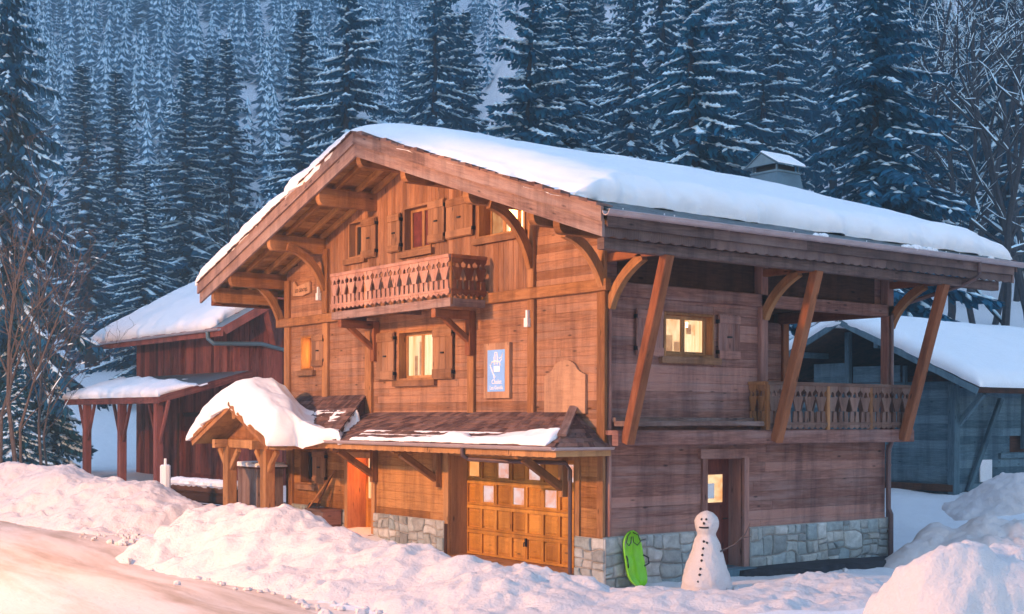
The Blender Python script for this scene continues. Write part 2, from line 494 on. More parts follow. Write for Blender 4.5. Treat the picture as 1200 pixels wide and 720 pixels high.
P_ = np.stack([GXX, GYY, Z_], -1).reshape(-1, 3)
def sub(name, qq, m):
    used = np.unique(qq); rm = np.zeros(len(P_), np.int64); rm[used] = np.arange(len(used))
    return tag(np_mesh(name, P_[used], rm[qq], m, smooth=True), kind='structure')
def roadmat():
    m, nt, b = mat('packed_snow_road'); L = nt.links
    g = N(nt, 'NewGeometry')
    mp = N(nt, 'Mapping', vector_type='TEXTURE'); L.new(g.outputs['Position'], mp.inputs[0])
    d = np.array([RGT * -.53 + FWD * .85])[0]
    mp.inputs['Rotation'].default_value = (0, 0, math.atan2(d[1], d[0])); mp.inputs['Scale'].default_value = (6.0, 1.0, 1)
    n1 = N(nt, 'TexNoise', Scale=1.1, Detail=7.0, Roughness=.68); L.new(mp.outputs[0], n1.inputs[0])
    n2 = N(nt, 'TexNoise', Scale=9.0, Detail=5.0, Roughness=.7); L.new(g.outputs['Position'], n2.inputs[0])
    n3 = N(nt, 'TexNoise', Scale=.35, Detail=3.0); L.new(mp.outputs[0], n3.inputs[0])
    c = ramp(nt, n1.outputs[0], [(.34, (.40, .30, .22)), (.46, (.60, .49, .42)), (.56, (.70, .62, .57))]).outputs[0]
    c = mixc(nt, ramp(nt, n2.outputs[0], [(.5, (0, 0, 0)), (.8, (.35, .35, .35))]).outputs[0], c, (.58, .46, .36))
    c = mixc(nt, ramp(nt, n3.outputs[0], [(.45, (0, 0, 0)), (.7, (.35, .35, .35))]).outputs[0], c, (.62, .44, .30))
    L.new(c, b.inputs['Base Color']); b.inputs['Roughness'].default_value = .55
    p = bump(nt, b, n1.outputs[0], .5, .06); bump(nt, b, n2.outputs[0], .5, .03, p)
    return m
sub('road', q[isroad], roadmat())
sub('snow_ground', q[~isroad], M['snow'])

def bank(pts, wf, wb, label, seed, chunk=1.0, endlen=.9, m='bank'):
    """ploughed snow: crest through the points, (lateral, depth, height)"""
    A = np.array([(upx(px, t), t, zpx(py, t)) for px, py, t in pts])
    seg = np.r_[0, np.cumsum(np.hypot(np.diff(A[:, 0]), np.diff(A[:, 1])))]
    n = int(seg[-1] / .045); s = np.linspace(0, seg[-1], n)
    cu, ct, cz = [np.interp(s, seg, A[:, k]) for k in range(3)]
    ker = np.ones(15) / 15
    pad = lambda v: np.convolve(np.pad(v, 7, 'edge'), ker, 'valid')
    cu, ct, cz = pad(cu), pad(ct), pad(cz)
    du, dt = np.gradient(cu), np.gradient(ct); l = np.hypot(du, dt); nu, nt2 = dt / l, -du / l   # towards the camera side
    flip = np.where(nt2 > 0, -1, 1); nu, nt2 = nu * flip, nt2 * flip
    nc = int((wf + wb) / .045); c = np.linspace(-1, 1, nc)
    off = np.where(c < 0, c * wb, c * wf)
    U = cu[:, None] + nu[:, None] * off; T = ct[:, None] + nt2[:, None] * off
    x, y = xy(U, T); g = H(x, y)
    e = np.minimum(s, seg[-1] - s)[:, None]; en = sst(0, endlen, e)
    ca_ = np.abs(c)[None, :] + .16 * fbm(U * .8, T * .8, 3, seed + 2)
    pr = (1 - sst(0.05, .95, ca_)) * en
    hgt = np.maximum(.12, cz[:, None] - g)
    z = g + hgt * pr * (1 + .30 * fbm(U * .7, T * .7, 3, seed))
    wx, wy = .25 * fbm(U * 1.3, T * 1.3, 2, seed + 31), .25 * fbm(U * 1.3, T * 1.3, 2, seed + 32)
    rough = np.clip(.55 + 1.3 * fbm(U * .6, T * .6, 2, seed + 33), .15, 1.2)
    z = z + sst(0, .25, pr) * chunk * (.16 * fbm(U * 1.5, T * 1.5, 4, seed + 11) + rough * (.13 * (cells(U * 1.9 + wx, T * 1.9 + wy, seed + 5) - .6) + .10 * (cells(U * 4.1 + wx, T * 4.1 + wy, seed + 6) - .6) + .055 * (cells(U * 8.3, T * 8.3, seed + 7) - .6)) + .03 * fbm(U * 9, T * 9, 2, seed + 8))
    z = z - .14 * (1 - sst(0, .12, pr))
    jx = .06 * fbm(U * 3, T * 3, 2, seed + 21); jy = .06 * fbm(U * 3, T * 3, 2, seed + 22)
    V = np.stack([x + jx, y + jy, z], -1).reshape(-1, 3)
    a, b = U.shape; idx = np.arange(a * b).reshape(a, b)
    q = np.stack([idx[:-1, :-1], idx[1:, :-1], idx[1:, 1:], idx[:-1, 1:]], -1).reshape(-1, 4)
    vb = V[q]; nz = np.cross(vb[:, 1] - vb[:, 0], vb[:, 2] - vb[:, 0])[:, 2].mean()
    if nz < 0: q = q[:, ::-1]
    return tag(np_mesh('snowbank', V, q, M[m], smooth=True), label, 'snowbank', 'ploughed snowbanks')

bank([(178, 640, 25.6), (205, 616, 26.0), (240, 600, 26.2), (300, 606, 25), (370, 613, 23.8), (430, 630, 22.6), (500, 650, 21.5), (560, 662, 20.7), (640, 681, 19.8), (700, 692, 19.3), (780, 692, 19.3), (850, 690, 19.6), (930, 684, 20.2), (1000, 676, 20.8), (1048, 672, 21.2)],
     2.9, 1.6, 'long lumpy snowbank between the road and the chalet garage', 101)
bank([(-140, 556, 38), (-60, 556, 36), (0, 557, 34.5), (60, 556, 33.8), (100, 561, 33), (150, 568, 32), (190, 582, 31), (212, 598, 30.2), (226, 614, 29.4)],
     3.0, 2.4, 'wide snowbank across the road edge in front of the red shed', 202)
bank([(1038, 716, 14.0), (1050, 690, 14.0), (1064, 664, 14.05), (1088, 650, 14.1), (1115, 647, 14.2), (1140, 660, 14.2), (1170, 653, 14.3), (1200, 652, 14.4), (1300, 640, 14.8), (1420, 650, 15)],
     1.5, 1.2, 'smooth rounded snow heap closest to the camera, right of the snowman', 303, 1.25, .4)
bank([(1046, 628, 28), (1090, 618, 27.5), (1150, 616, 27), (1230, 610, 27), (1330, 612, 27)], 2.2, 1.6, 'low snowbank beside the far corner of the chalet, in front of the blue barn', 404, 1.1)
bank([(1095, 592, 35), (1130, 578, 34.8), (1165, 563, 34.5), (1200, 553, 34.5), (1290, 548, 34.5)], 2.2, 1.5, 'tall snowbank against the long wall of the blue barn', 505, 1.1)

# dark irregular strip of ground along the side wall
ea = np.linspace(3.1, 8.6, 90); eb = np.linspace(.12, 1.9, 34)
A_, B_ = np.meshgrid(eb, ea, indexing='ij')
wid = .9 + .35 * fbm(A_ * 0 + 3, B_ * 1.1, 3, 91) - .35 * np.exp(-((B_ - 3.2) / .4) ** 2)
inside = np.clip((wid - A_) / .25, 0, 1) * np.clip((B_ - 3.15) / .3, 0, 1) * np.clip((8.6 - B_) / .3, 0, 1)
Zs = H(A_, B_) + .13 * np.clip(fbm(A_ * 2.2, B_ * 2.2, 3, 92), -.2, .4) * 0
Zc = H(A_, B_) + np.where(inside > 0, .10, -.25)
a, b = A_.shape; idx = np.arange(a * b).reshape(a, b)
q = np.stack([idx[:-1, :-1], idx[1:, :-1], idx[1:, 1:], idx[:-1, 1:]], -1).reshape(-1, 4)
M['strip_dark'] = plain('dark_ground', (.03, .032, .04), .9, var=.4, scale=5, bmp=.6)
tag(np_mesh('ground_strip', np.stack([A_, B_, Zc], -1).reshape(-1, 3), q, M['strip_dark'], smooth=True), kind='structure')

# loose clods thrown off the plough
g_ = np.random.default_rng(808); cl = MB()
def clod(c, r):
    n, k = 4, 6; rg = []
    for i in range(n + 1):
        a_ = math.pi * i / n
        rg.append([np.array(c) + r * g_.uniform(.72, 1.25) * np.array([math.sin(a_) * math.cos(6.283 * j / k), math.sin(a_) * math.sin(6.283 * j / k), .75 * math.cos(a_)]) for j in range(k)])
    for i in range(n):
        for j in range(k):
            w = (j + 1) % k
            if i == 0: cl.face([rg[0][0], rg[1][j], rg[1][w]])
            elif i == n - 1: cl.face([rg[i][j], rg[n][0], rg[i][w]])
            else: cl.face([rg[i][j], rg[i + 1][j], rg[i + 1][w], rg[i][w]])
for k in range(300):
    t = g_.uniform(14.5, 30); u = -9.9 + (30.4 - t) / 1.585 + g_.normal(.25, .5) * (1 if g_.random() < .75 else 2.2)
    x, y = xy(u, t); clod((float(x), float(y), float(H(x, y)) + .01), float(g_.uniform(.03, .075) * (1.9 if g_.random() < .12 else 1)))
for k in range(90):
    x, y = g_.uniform(.9, 4.0), g_.uniform(-1.5, 5.5)
    clod((float(x), float(y), float(H(x, y)) + .02), float(g_.uniform(.03, .09)))
tag(cl.build('snow_clods', M['bank'], None), 'loose snow clods scattered along the foot of the snowbanks', 'snow clods', kind='stuff')
# ------------------------------------------------------------------ the chalet
SL = 0.322; RX = -6.1; RZ = 8.85; YF, YB = -1.6, 10.1; XE_R, XE_L = 1.75, -13.95
def zt(x): return RZ - SL * np.abs(np.asarray(x) - RX)          # top of the roof
def zs(x): return zt(x) - .30                                     # underside

chalet = thing('chalet', (-6.0, 4.0, 0.0), 'large brown wooden chalet with a balcony and thick snow on its roof', 'chalet')

def subtract(rects, h):
    out = []
    a0, a1, b0, b1 = h
    for (x0, x1, z0, z1) in rects:
        if a1 <= x0 or a0 >= x1 or b1 <= z0 or b0 >= z1: out.append((x0, x1, z0, z1)); continue
        if a0 > x0: out.append((x0, a0, z0, z1))
        if a1 < x1: out.append((a1, x1, z0, z1))
        m0, m1 = max(x0, a0), min(x1, a1)
        if b0 > z0: out.append((m0, m1, z0, b0))
        if b1 < z1: out.append((m0, m1, b1, z1))
    return out

def cover(mb, plane, c, sg, r, d0=.0, d1=.03, vertical=False, top=None, t=None):
    """one board on wall plane (axis x or y at c, outward sign sg) with chamfered edges"""
    a0, a1, z0, z1 = r
    if a1 - a0 < .02 or z1 - z0 < .012: return
    k = min(.011 if vertical else .008, (a1 - a0) * .2, (z1 - z0) * .2)
    j = d1 + random.uniform(-.003, .003)
    zt0, zt1 = (z1, z1) if top is None else (top(a0), top(a1))
    t = random.random() if t is None else t
    def P(a, z, d): return (c + sg * d, a, z) if plane == 'x' else (a, c + sg * d, z)
    o = [(a0, z0), (a1, z0), (a1, zt1), (a0, zt0)]
    i = [(a0 + k, z0 + k), (a1 - k, z0 + k), (a1 - k, zt1 - k), (a0 + k, zt0 - k)]
    ou, ov = random.random() * 50, random.random() * 50
    uvf = (lambda p: (ou + p[1], ov + p[0])) if vertical else (lambda p: (ou + p[0], ov + p[1]))
    flip = (plane == 'y') == (sg > 0)
    F = [P(*p, j) for p in i]
    uF = [uvf(p) for p in i]
    mb.face(F[::-1] if flip else F, uF[::-1] if flip else uF, t)
    for q in range(4):
        w = (q + 1) % 4
        for (ia, ja, ib, jb) in ((o, j - k, i, j), (o, d0, o, j - k)):
            pts = [P(*ia[q], ja), P(*ia[w], ja), P(*ib[w], jb), P(*ib[q], jb)]
            us = [uvf(ia[q]), uvf(ia[w]), uvf(ib[w]), uvf(ib[q])]
            mb.face(pts[::-1] if flip else pts, us[::-1] if flip else us, t)

def boards(mb, plane, c, sg, a0, a1, z0, z1, bh, holes=(), vertical=False, top=None, joints=4.0):
    if vertical:
        n = max(1, round((a1 - a0) / bh)); e = np.linspace(a0, a1, n + 1)
        for i in range(n):
            rr = [(e[i], e[i + 1], z0, 20.0 if top else z1)]
            for h in holes: rr = subtract(rr, h)
            tt = random.random()
            for r in rr:
                if r[3] > 19: cover(mb, plane, c, sg, (r[0], r[1], r[2], 9), vertical=True, top=top, t=tt)
                else: cover(mb, plane, c, sg, r, vertical=True, t=tt)
        return
    n = max(1, round((z1 - z0) / bh)); e = np.linspace(z0, z1, n + 1)
    for i in range(n):
        cuts = [a0]
        while joints and cuts[-1] < a1 - joints * 1.3: cuts.append(cuts[-1] + random.uniform(.6, 1.2) * joints)
        cuts.append(a1)
        for k in range(len(cuts) - 1):
            rr = [(cuts[k], cuts[k + 1], e[i], e[i + 1])]
            for h in holes: rr = subtract(rr, h)
            tt = random.random()
            for r in rr: cover(mb, plane, c, sg, r, t=tt)

# openings: gable plane y=0 (x0,x1,z0,z1), side plane x=0 (y0,y1,z0,z1)
H_GAR = (-4.84, -.79, .05, 2.22)
H_DOOR = (-9.03, -7.86, .36, 2.10)
H_WG = (-11.38, -10.60, 1.36, 2.20)
H_W1 = (-6.85, -5.43, 3.80, 4.88)
H_WS = (-11.36, -10.72, 4.14, 5.00)
H_A1 = (-9.03, -8.30, 6.66, 7.52)
H_A2 = (-6.64, -5.55, 6.58, 7.56)
H_A3 = (-3.85, -2.30, 6.58, 7.36)
H_SD = (2.54, 3.54, .14, 2.22)
H_SW = (1.44, 2.74, 4.14, 4.96)
X0, X1, Y0, Y1 = -12.15, -.03, .03, 7.95

# solid core behind the cladding
core = MB()
core.box(-11.6, -.6, .5, 7.7, -.3, 2.60, .5)
core.box(-11.6, -.6, .5, 3.7, 2.62, 5.4, .5)
core.box(-11.6, -2.9, 3.71, 7.7, 2.62, 5.4, .5)
ap = [(-11.6, 5.42), (-.6, 5.42), (-.6, float(zs(-.6)) + .05), (RX, float(zs(RX)) + .05), (-11.6, float(zs(-11.6)) + .05)]
core.prism([(x, .4, z) for x, z in ap], [(x, 7.7, z) for x, z in ap], .5)
core.box(-.62, -.1, .4, 7.7, 5.43, 6.55, .5)
core.build('wall_core', M['dark_wood'], chalet)

# gable cladding
w = MB()
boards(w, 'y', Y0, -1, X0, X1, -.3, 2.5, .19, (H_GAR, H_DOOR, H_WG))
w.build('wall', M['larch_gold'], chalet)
w = MB()
boards(w, 'y', Y0, -1, X0, X1, 2.5, 5.26, .165, (H_W1, H_WS), joints=5)
top = lambda a: float(zs(a)) + .12
for a0, a1 in ((-12.15, -10.05), (-2.05, -.03)):                 # horizontal boards beside the upright ones
    n = 20
    for i in range(n):
        z0, z1 = 5.26 + i * .165, 5.26 + (i + 1) * .165
        lo, hi = a0, a1
        lim = (RZ - .18 - z1) / SL
        lo, hi = max(lo, RX - lim), min(hi, RX + lim)
        if hi > lo + .05: cover(w, 'y', Y0, -1, (lo, hi, z0, z1))
boards(w, 'y', Y0, -1, -10.05, -2.05, 5.26, 9, .16, (H_A1, H_A2, H_A3), vertical=True, top=top)
w.build('wall', M['larch'], chalet)

# side cladding
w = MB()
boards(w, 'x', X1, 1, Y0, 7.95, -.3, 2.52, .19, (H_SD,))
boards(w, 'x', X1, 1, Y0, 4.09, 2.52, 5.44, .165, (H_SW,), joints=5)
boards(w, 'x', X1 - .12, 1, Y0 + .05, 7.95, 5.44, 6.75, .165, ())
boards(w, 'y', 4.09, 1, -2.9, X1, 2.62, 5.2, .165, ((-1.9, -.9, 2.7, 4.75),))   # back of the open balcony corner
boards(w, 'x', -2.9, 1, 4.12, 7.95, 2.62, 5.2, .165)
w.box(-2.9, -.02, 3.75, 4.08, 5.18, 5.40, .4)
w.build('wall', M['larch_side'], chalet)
w = MB()                                                         # far sides, plain
boards(w, 'x', X0, -1, Y0, 7.95, -.3, 6.5, .19)
boards(w, 'y', 7.95, 1, X0, -2.9, -.3, 6.4, .19)
boards(w, 'y', 7.95, 1, -2.9, X1, -.3, 2.5, .19)
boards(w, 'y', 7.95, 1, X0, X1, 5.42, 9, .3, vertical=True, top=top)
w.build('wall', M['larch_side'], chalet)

# stone base: rubble courses, every stone with its own size and face
def stone_panel(plane, c, sg, a0, a1, z0, z1, seed, proud=.042):
    g = np.random.default_rng(seed)
    def P(a, z, d): return (c + sg * d, a, z) if plane == 'x' else (a, c + sg * d, z)
    mb = MB(); mo = MB()
    flip = (plane == 'y') == (sg > 0)
    mo.face([P(a0, z0, 0), P(a1, z0, 0), P(a1, z1, 0), P(a0, z1, 0)][::-1 if flip else 1], [(a0, z0), (a1, z0), (a1, z1), (a0, z1)])
    rects = [(a0, a1, z0, z1)]; out = []
    while rects:
        x0, x1, y0, y1 = rects.pop(); w, h = x1 - x0, y1 - y0
        if (w < .52 and h < .34 and g.random() < .55) or (w < .34 and h < .24): out.append((x0, x1, y0, y1)); continue
        if w / 1.5 > h: k = x0 + w * g.uniform(.33, .67); rects += [(x0, k, y0, y1), (k, x1, y0, y1)]
        else: k = y0 + h * g.uniform(.36, .64); rects += [(x0, x1, y0, k), (x0, x1, k, y1)]
    def jit(a, z):
        ja = .16 * float(vn(a * 2.9 + seed, z * 3.7, seed)) * (0 if min(a - a0, a1 - a) < .01 else 1); jz = .14 * float(vn(a * 3.1, z * 2.9 + seed, seed + 3)) * (0 if min(z - z0, z1 - z) < .01 else 1)
        return a + ja, z + jz
    for (x0, x1, y0, y1) in out:
        n = 3; ring = [(x0 + (x1 - x0) * k / n, y0) for k in range(n)] + [(x1, y0 + (y1 - y0) * k / n) for k in range(n)] + [(x1 - (x1 - x0) * k / n, y1) for k in range(n)] + [(x0, y1 - (y1 - y0) * k / n) for k in range(n)]
        ring = [jit(*p) for p in ring]; cx_ = sum(p[0] for p in ring) / len(ring); cz_ = sum(p[1] for p in ring) / len(ring)
        def shrink(k): return [(cx_ + (p[0] - cx_) * (1 - k / max(.1, (x1 - x0) / 2)), cz_ + (p[1] - cz_) * (1 - k / max(.1, (y1 - y0) / 2))) for p in ring]
        d = proud * g.uniform(.6, 1.3); o = shrink(.009); i1 = shrink(.022); i2 = shrink(.05); t = g.random(); tilt = g.uniform(-.03, .03, 2)
        dd = lambda p, q: q + tilt[0] * (p[0] - cx_) + tilt[1] * (p[1] - cz_)
        rs = [[P(*p, 0.001) for p in o], [P(*p, dd(p, d * .75)) for p in i1], [P(*p, dd(p, d)) for p in i2]]
        us = [o, i1, i2]; K = len(ring)
        for r in range(2):
            for k in range(K):
                q = (k + 1) % K
                f = [rs[r][k], rs[r][q], rs[r + 1][q], rs[r + 1][k]]; uu = [us[r][k], us[r][q], us[r + 1][q], us[r + 1][k]]
                mb.face(f[::-1] if flip else f, uu[::-1] if flip else uu, t)
        mb.face(rs[2][::-1] if flip else rs[2], us[2][::-1] if flip else us[2], t)
    b_ = mo.build('stone_base', M['mortar'], chalet); mb.build('stones', M['stone'], b_)
for k, (a0, a1) in enumerate(((-12.2, -9.10), (-7.80, -4.97), (-.74, .10))): stone_panel('y', -.045, -1, a0, a1, -.35, .86, 5 + k)
for k, (a0, a1) in enumerate(((-.07, 2.40), (3.68, 8.12))): stone_panel('x', .065, 1, a0, a1, -.35, .89, 15 + k)
s = MB(); s.box(-.3, .064, 7.98, 8.12, -.4, .888, .5); s.box(-.0, .064, -.044, 2.39, .86, .888, .5); s.box(0, .064, 3.69, 7.97, .86, .888, .5); s.build('stone_base', M['mortar'], chalet)
s = MB(); s.box(-4.96, -4.86, -.06, .0, -.3, .8, .2); s.build('trim_post', M['dark_wood'], chalet)

# upright posts and the long beams
def post(x0, x1, z0, z1, d=.075, m='beam', y=0.0):
    b = MB(); b.beam(((x0 + x1) / 2, y - d / 2, z0), ((x0 + x1) / 2, y - d / 2, z1), d, x1 - x0, up=(1, 0, 0), ch=.01)
    b.build('trim_post', M[m], chalet)
for x0, x1, z0, z1 in ((-12.14, -11.88, 2.6, 5.24), (-10.18, -9.92, 2.9, 5.24), (-8.18, -7.90, 2.9, 4.95), (-4.14, -3.92, 2.9, 4.3), (-2.15, -1.95, 2.9, 5.24), (-.13, .09, 2.52, 5.24),
                       (-10.2, -9.95, 5.47, 7.0), (-2.15, -1.97, 5.47, 7.0), (-12.14, -11.9, 5.47, 6.4), (-.12, .05, .88, 2.5), (-11.92, -11.7, .8, 2.5), (-.1, .08, 5.47, 6.3)):
    post(x0, x1, z0, z1)
def part_beam(name, p, q, ww, hh, m='beam', up=(0, 0, 1), ch=.015, parent=None):
    b = MB(); b.beam(p, q, ww, hh, up, ch); return b.build(name, M[m], parent or chalet)
part_beam('wall_beam', (-12.5, -.05, 5.355), (.16, -.05, 5.355), .13, .21)
part_beam('wall_beam', (.02, .05, 5.30), (.02, 8.1, 5.30), .16, .25, 'larch_side')
part_beam('wall_beam', (-2.9, 7.9, 5.30), (0, 7.9, 5.30), .16, .25, 'post_red')
part_beam('corner_post', (.0, 4.06, 2.7), (.0, 4.06, 6.2), .2, .2, 'larch_side', (1, 0, 0))
part_beam('corner_post', (.0, 8.0, 2.7), (.0, 8.0, 6.2), .2, .2, 'larch_side', (1, 0, 0))
part_beam('corner_post', (-2.9, 8.0, 2.7), (-2.9, 8.0, 5.4), .2, .2, 'post_red', (1, 0, 0))
part_beam('corner_post', (.015, .06, .9), (.015, .06, 5.2), .06, .2, 'larch_side', (1, 0, 0))

# windows: frame (reveal and sash), pane, sill, shutters
def window(plane, h, depth, pane, mull=1, frame='pale_trim', reveal='beam', sill=True, curtains=False, name='window'):
    a0, a1, z0, z1 = h
    fr = MB()
    def B(A0, A1, D0, D1, Z0, Z1, mb=fr, t=None):       # depth is measured inwards
        if plane == 'y': mb.box(A0, A1, D0, D1, Z0, Z1, t)
        else: mb.box(-D1, -D0, A0, A1, Z0, Z1, t)
    k = .045
    rv = MB()
    B(a0, a0 + k, -.02, depth + .08, z0, z1, rv); B(a1 - k, a1, -.02, depth + .08, z0, z1, rv)
    B(a0 + k, a1 - k, -.02, depth + .08, z1 - k, z1, rv); B(a0 + k, a1 - k, -.02, depth + .08, z0, z0 + k, rv)
    win = rv.build(name, M[reveal], chalet)
    s = .065; A0, A1, Z0, Z1 = a0 + k, a1 - k, z0 + k, z1 - k
    B(A0, A0 + s, depth - .05, depth, Z0, Z1); B(A1 - s, A1, depth - .05, depth, Z0, Z1)
    B(A0 + s, A1 - s, depth - .05, depth, Z1 - s, Z1); B(A0 + s, A1 - s, depth - .05, depth, Z0, Z0 + s)
    for i in range(mull):
        c = A0 + (A1 - A0) * (i + 1) / (mull + 1)
        B(c - s * .7, c + s * .7, depth - .055, depth - .001, Z0 + s, Z1 - s)
    fr.build('frame', M[frame], win)
    n = mull + 1
    for i in range(n):
        p = MB(); c0 = A0 + (A1 - A0) * i / n + .03; c1 = A0 + (A1 - A0) * (i + 1) / n - .03
        B(c0, c1, depth - .022, depth - .014, Z0 + .03, Z1 - .03, p)
        p.build('pane', M[pane], win)
    if curtains:
        for kind, c0, c1, q0, q1 in curtains:
            b_ = MB(); w_ = (A1 - A0); n_ = max(2, int((c1 - c0) * w_ / .035)) if kind == 'curtain' else 1
            for i in range(n_):
                e0, e1 = A0 + w_ * (c0 + (c1 - c0) * i / n_), A0 + w_ * (c0 + (c1 - c0) * (i + 1) / n_)
                dd = .004 * (i % 2)
                B(e0, e1, depth - .030 - dd, depth - .0225, Z0 + (Z1 - Z0) * q0, Z0 + (Z1 - Z0) * q1, b_)
            b_.build({'curtain': 'curtain', 'lamp_glow': 'room_lamp', 'room_dark': 'furniture'}[kind], M[kind], win)
    if sill:
        sl = MB(); B(a0 - .12, a1 + .12, -.10, .0, z0 - .13, z0 - .003, sl); sl.build('sill', M['shutter'], win)
    return win

def shutter(plane, a0, a1, z0, z1, win, m='shutter', off=.05, hinge=1):
    sh = MB(); n = 3; wd = (a1 - a0) / n
    def B(A0, A1, D0, D1, Z0, Z1, mb=sh, t=None):
        if plane == 'y': mb.box(A0, A1, -D1, -D0, Z0, Z1, t)
        else: mb.box(D0, D1, A0, A1, Z0, Z1, t)
    for i in range(n): B(a0 + i * wd + .003, a0 + (i + 1) * wd - .003, off, off + .03, z0, z1)
    for zz in (z0 + (z1 - z0) * .02, z1 - (z1 - z0) * .20): B(a0 + .01, a1 - .01, off + .03, off + .055, zz, zz + (z1 - z0) * .17)
    o = sh.build('shutter', M[m], win)
    ir = MB()
    mid = (a0 + a1) / 2; zz = (z0 + z1) / 2
    B(mid - .06, mid + .06, off + .031, off + .05, zz - .02, zz + .015, ir)
    e = a1 if hinge > 0 else a0
    ir.build('latch', M['iron'], o)
    for q in (z0 + .14, z1 - .14):
        ir = MB(); B(e - .012, e + .012, off - .04, off + .045, q - .035, q + .035, ir); ir.build('hinge', M['iron'], o)

wi = window('y', H_W1, .22, 'glow_white', curtains=[('curtain', .06, .16, .05, .95), ('curtain', .53, .94, .05, .95), ('room_dark', .24, .32, .05, .5), ('room_dark', .38, .46, .08, .8)])
shutter('y', -7.66, -6.93, 3.82, 4.88, wi, hinge=1); shutter('y', -5.38, -4.66, 3.80, 4.90, wi, hinge=1)
wi = window('y', H_WS, .30, 'glow_orange', 0); shutter('y', -10.68, -10.10, 4.22, 4.98, wi)
wi = window('y', H_A1, .2, 'dark_glass', 1, frame='shutter', reveal='shutter'); shutter('y', -8.34, -7.72, 6.60, 7.50, wi)
wi = window('y', H_A2, .2, 'curtain_red', 1, frame='pale_trim', reveal='shutter'); shutter('y', -7.2, -6.70, 6.62, 7.46, wi); shutter('y', -5.58, -4.98, 6.66, 7.56, wi)
wi = window('y', H_A3, .3, 'glow_orange', 2, reveal='pale_trim', curtains=[('room_dark', .04, .3, .1, .9), ('curtain', .36, .42, .05, .95), ('curtain', .72, .80, .05, .95), ('room_dark', .45, .58, .06, .4)]); shutter('y', -4.9, -3.96, 6.68, 7.50, wi)
wi = window('y', H_WG, .25, 'dark_glass', 0, reveal='beam', frame='dark_wood'); shutter('y', -10.62, -10.0, 1.40, 2.20, wi)
wi = window('x', H_SW, .22, 'glow_room', 1, curtains=[('curtain', .07, .14, .1, .95), ('curtain', .80, .93, .1, .95), ('room_dark', .17, .30, .08, .50), ('room_dark', .60, .70, .55, .8), ('lamp_glow', .585, .63, .72, .86), ('room_dark', .33, .45, .1, .34), ('curtain', .62, .79, .08, .52)])
shutter('x', .70, 1.36, 4.12, 4.98, wi, 'larch_side', hinge=-1); shutter('x', 2.80, 3.38, 4.12, 4.98, wi, 'larch_side', hinge=-1)

# garage door: four rows of panels, the glazed ones alternating in the two upper rows
g = MB(); GY = .45; gx0, gx1, gz0, gz1 = -4.84, -.78, .17, 2.22
cw, rh = (gx1 - gx0) / 8, (gz1 - gz0) / 4
paned = [(3, 0), (3, 2), (3, 4), (3, 6), (2, 1), (2, 3), (2, 5), (2, 7)]
for r in range(4):
    z0 = gz0 + r * rh
    g.box(gx0, gx1, GY + .02, GY + .06, z0 + .004, z0 + rh - .004)
    g.box(gx0, gx1, GY - .02, GY + .02, z0 + .004, z0 + .05); g.box(gx0, gx1, GY - .02, GY + .02, z0 + rh - .07, z0 + rh - .004)
    for c in range(9):
        xx = gx0 + c * cw
        g.box(max(gx0, xx - .035), min(gx1, xx + .035), GY - .018, GY + .019, z0 + .05, z0 + rh - .07)
    for c in range(8):
        if (r, c) in paned: continue
        xx = gx0 + c * cw
        a = [(xx + .06, GY + .019, z0 + .075), (xx + cw - .06, GY + .019, z0 + .075), (xx + cw - .06, GY + .019, z0 + rh - .095), (xx + .06, GY + .019, z0 + rh - .095)]
        bq = [(xx + .10, GY + .002, z0 + .115), (xx + cw - .10, GY + .002, z0 + .115), (xx + cw - .10, GY + .002, z0 + rh - .135), (xx + .10, GY + .002, z0 + rh - .135)]
        g.prism(a, bq)
gd = g.build('garage_door', M['garage'], chalet)
for i, (r, c) in enumerate(paned):
    z0 = gz0 + r * rh; xx = gx0 + c * cw
    p = MB(); p.box(xx + .055, xx + cw - .055, GY + .0, GY + .017, z0 + .06, z0 + rh - .08)
    pn_ = p.build('pane', M['glow_garage'] if (r, c) in ((3, 0),) else M['glow_pink'], gd)
    fb_ = MB(); xa, xb, za, zb = xx + .04, xx + cw - .04, z0 + .05, z0 + rh - .07
    fb_.box(xa, xa + .03, GY - .025, GY - .001, za, zb); fb_.box(xb - .03, xb, GY - .025, GY - .001, za, zb); fb_.box(xa + .03, xb - .03, GY - .024, GY - .001, za, za + .03); fb_.box(xa + .03, xb - .03, GY - .024, GY - .001, zb - .03, zb)
    fb_.build('frame', M['garage'], pn_)
hd = MB(); hd.box(gx0 + 4.02 * cw - .025, gx0 + 4.02 * cw + .025, GY - .05, GY - .021, gz0 + .30, gz0 + .46); hd.tube([(gx0 + 4.02 * cw, GY - .05, gz0 + .38), (gx0 + 4.02 * cw, GY - .09, gz0 + .38), (gx0 + 4.02 * cw, GY - .09, gz0 + .30)], .012)
hd.build('handle', M['iron'], gd)
gf = MB()
gf.box(-5.02, -4.843, -.04, .5, -.1, 2.36); gf.box(-.788, -.64, -.035, .5, -.1, 2.36); gf.box(-4.842, -.789, -.03, .5, 2.223, 2.40)
gf.box(-4.84, -.79, -.25, .44, -.2, .165)
gf.build('garage_frame', M['pale_trim'], chalet)

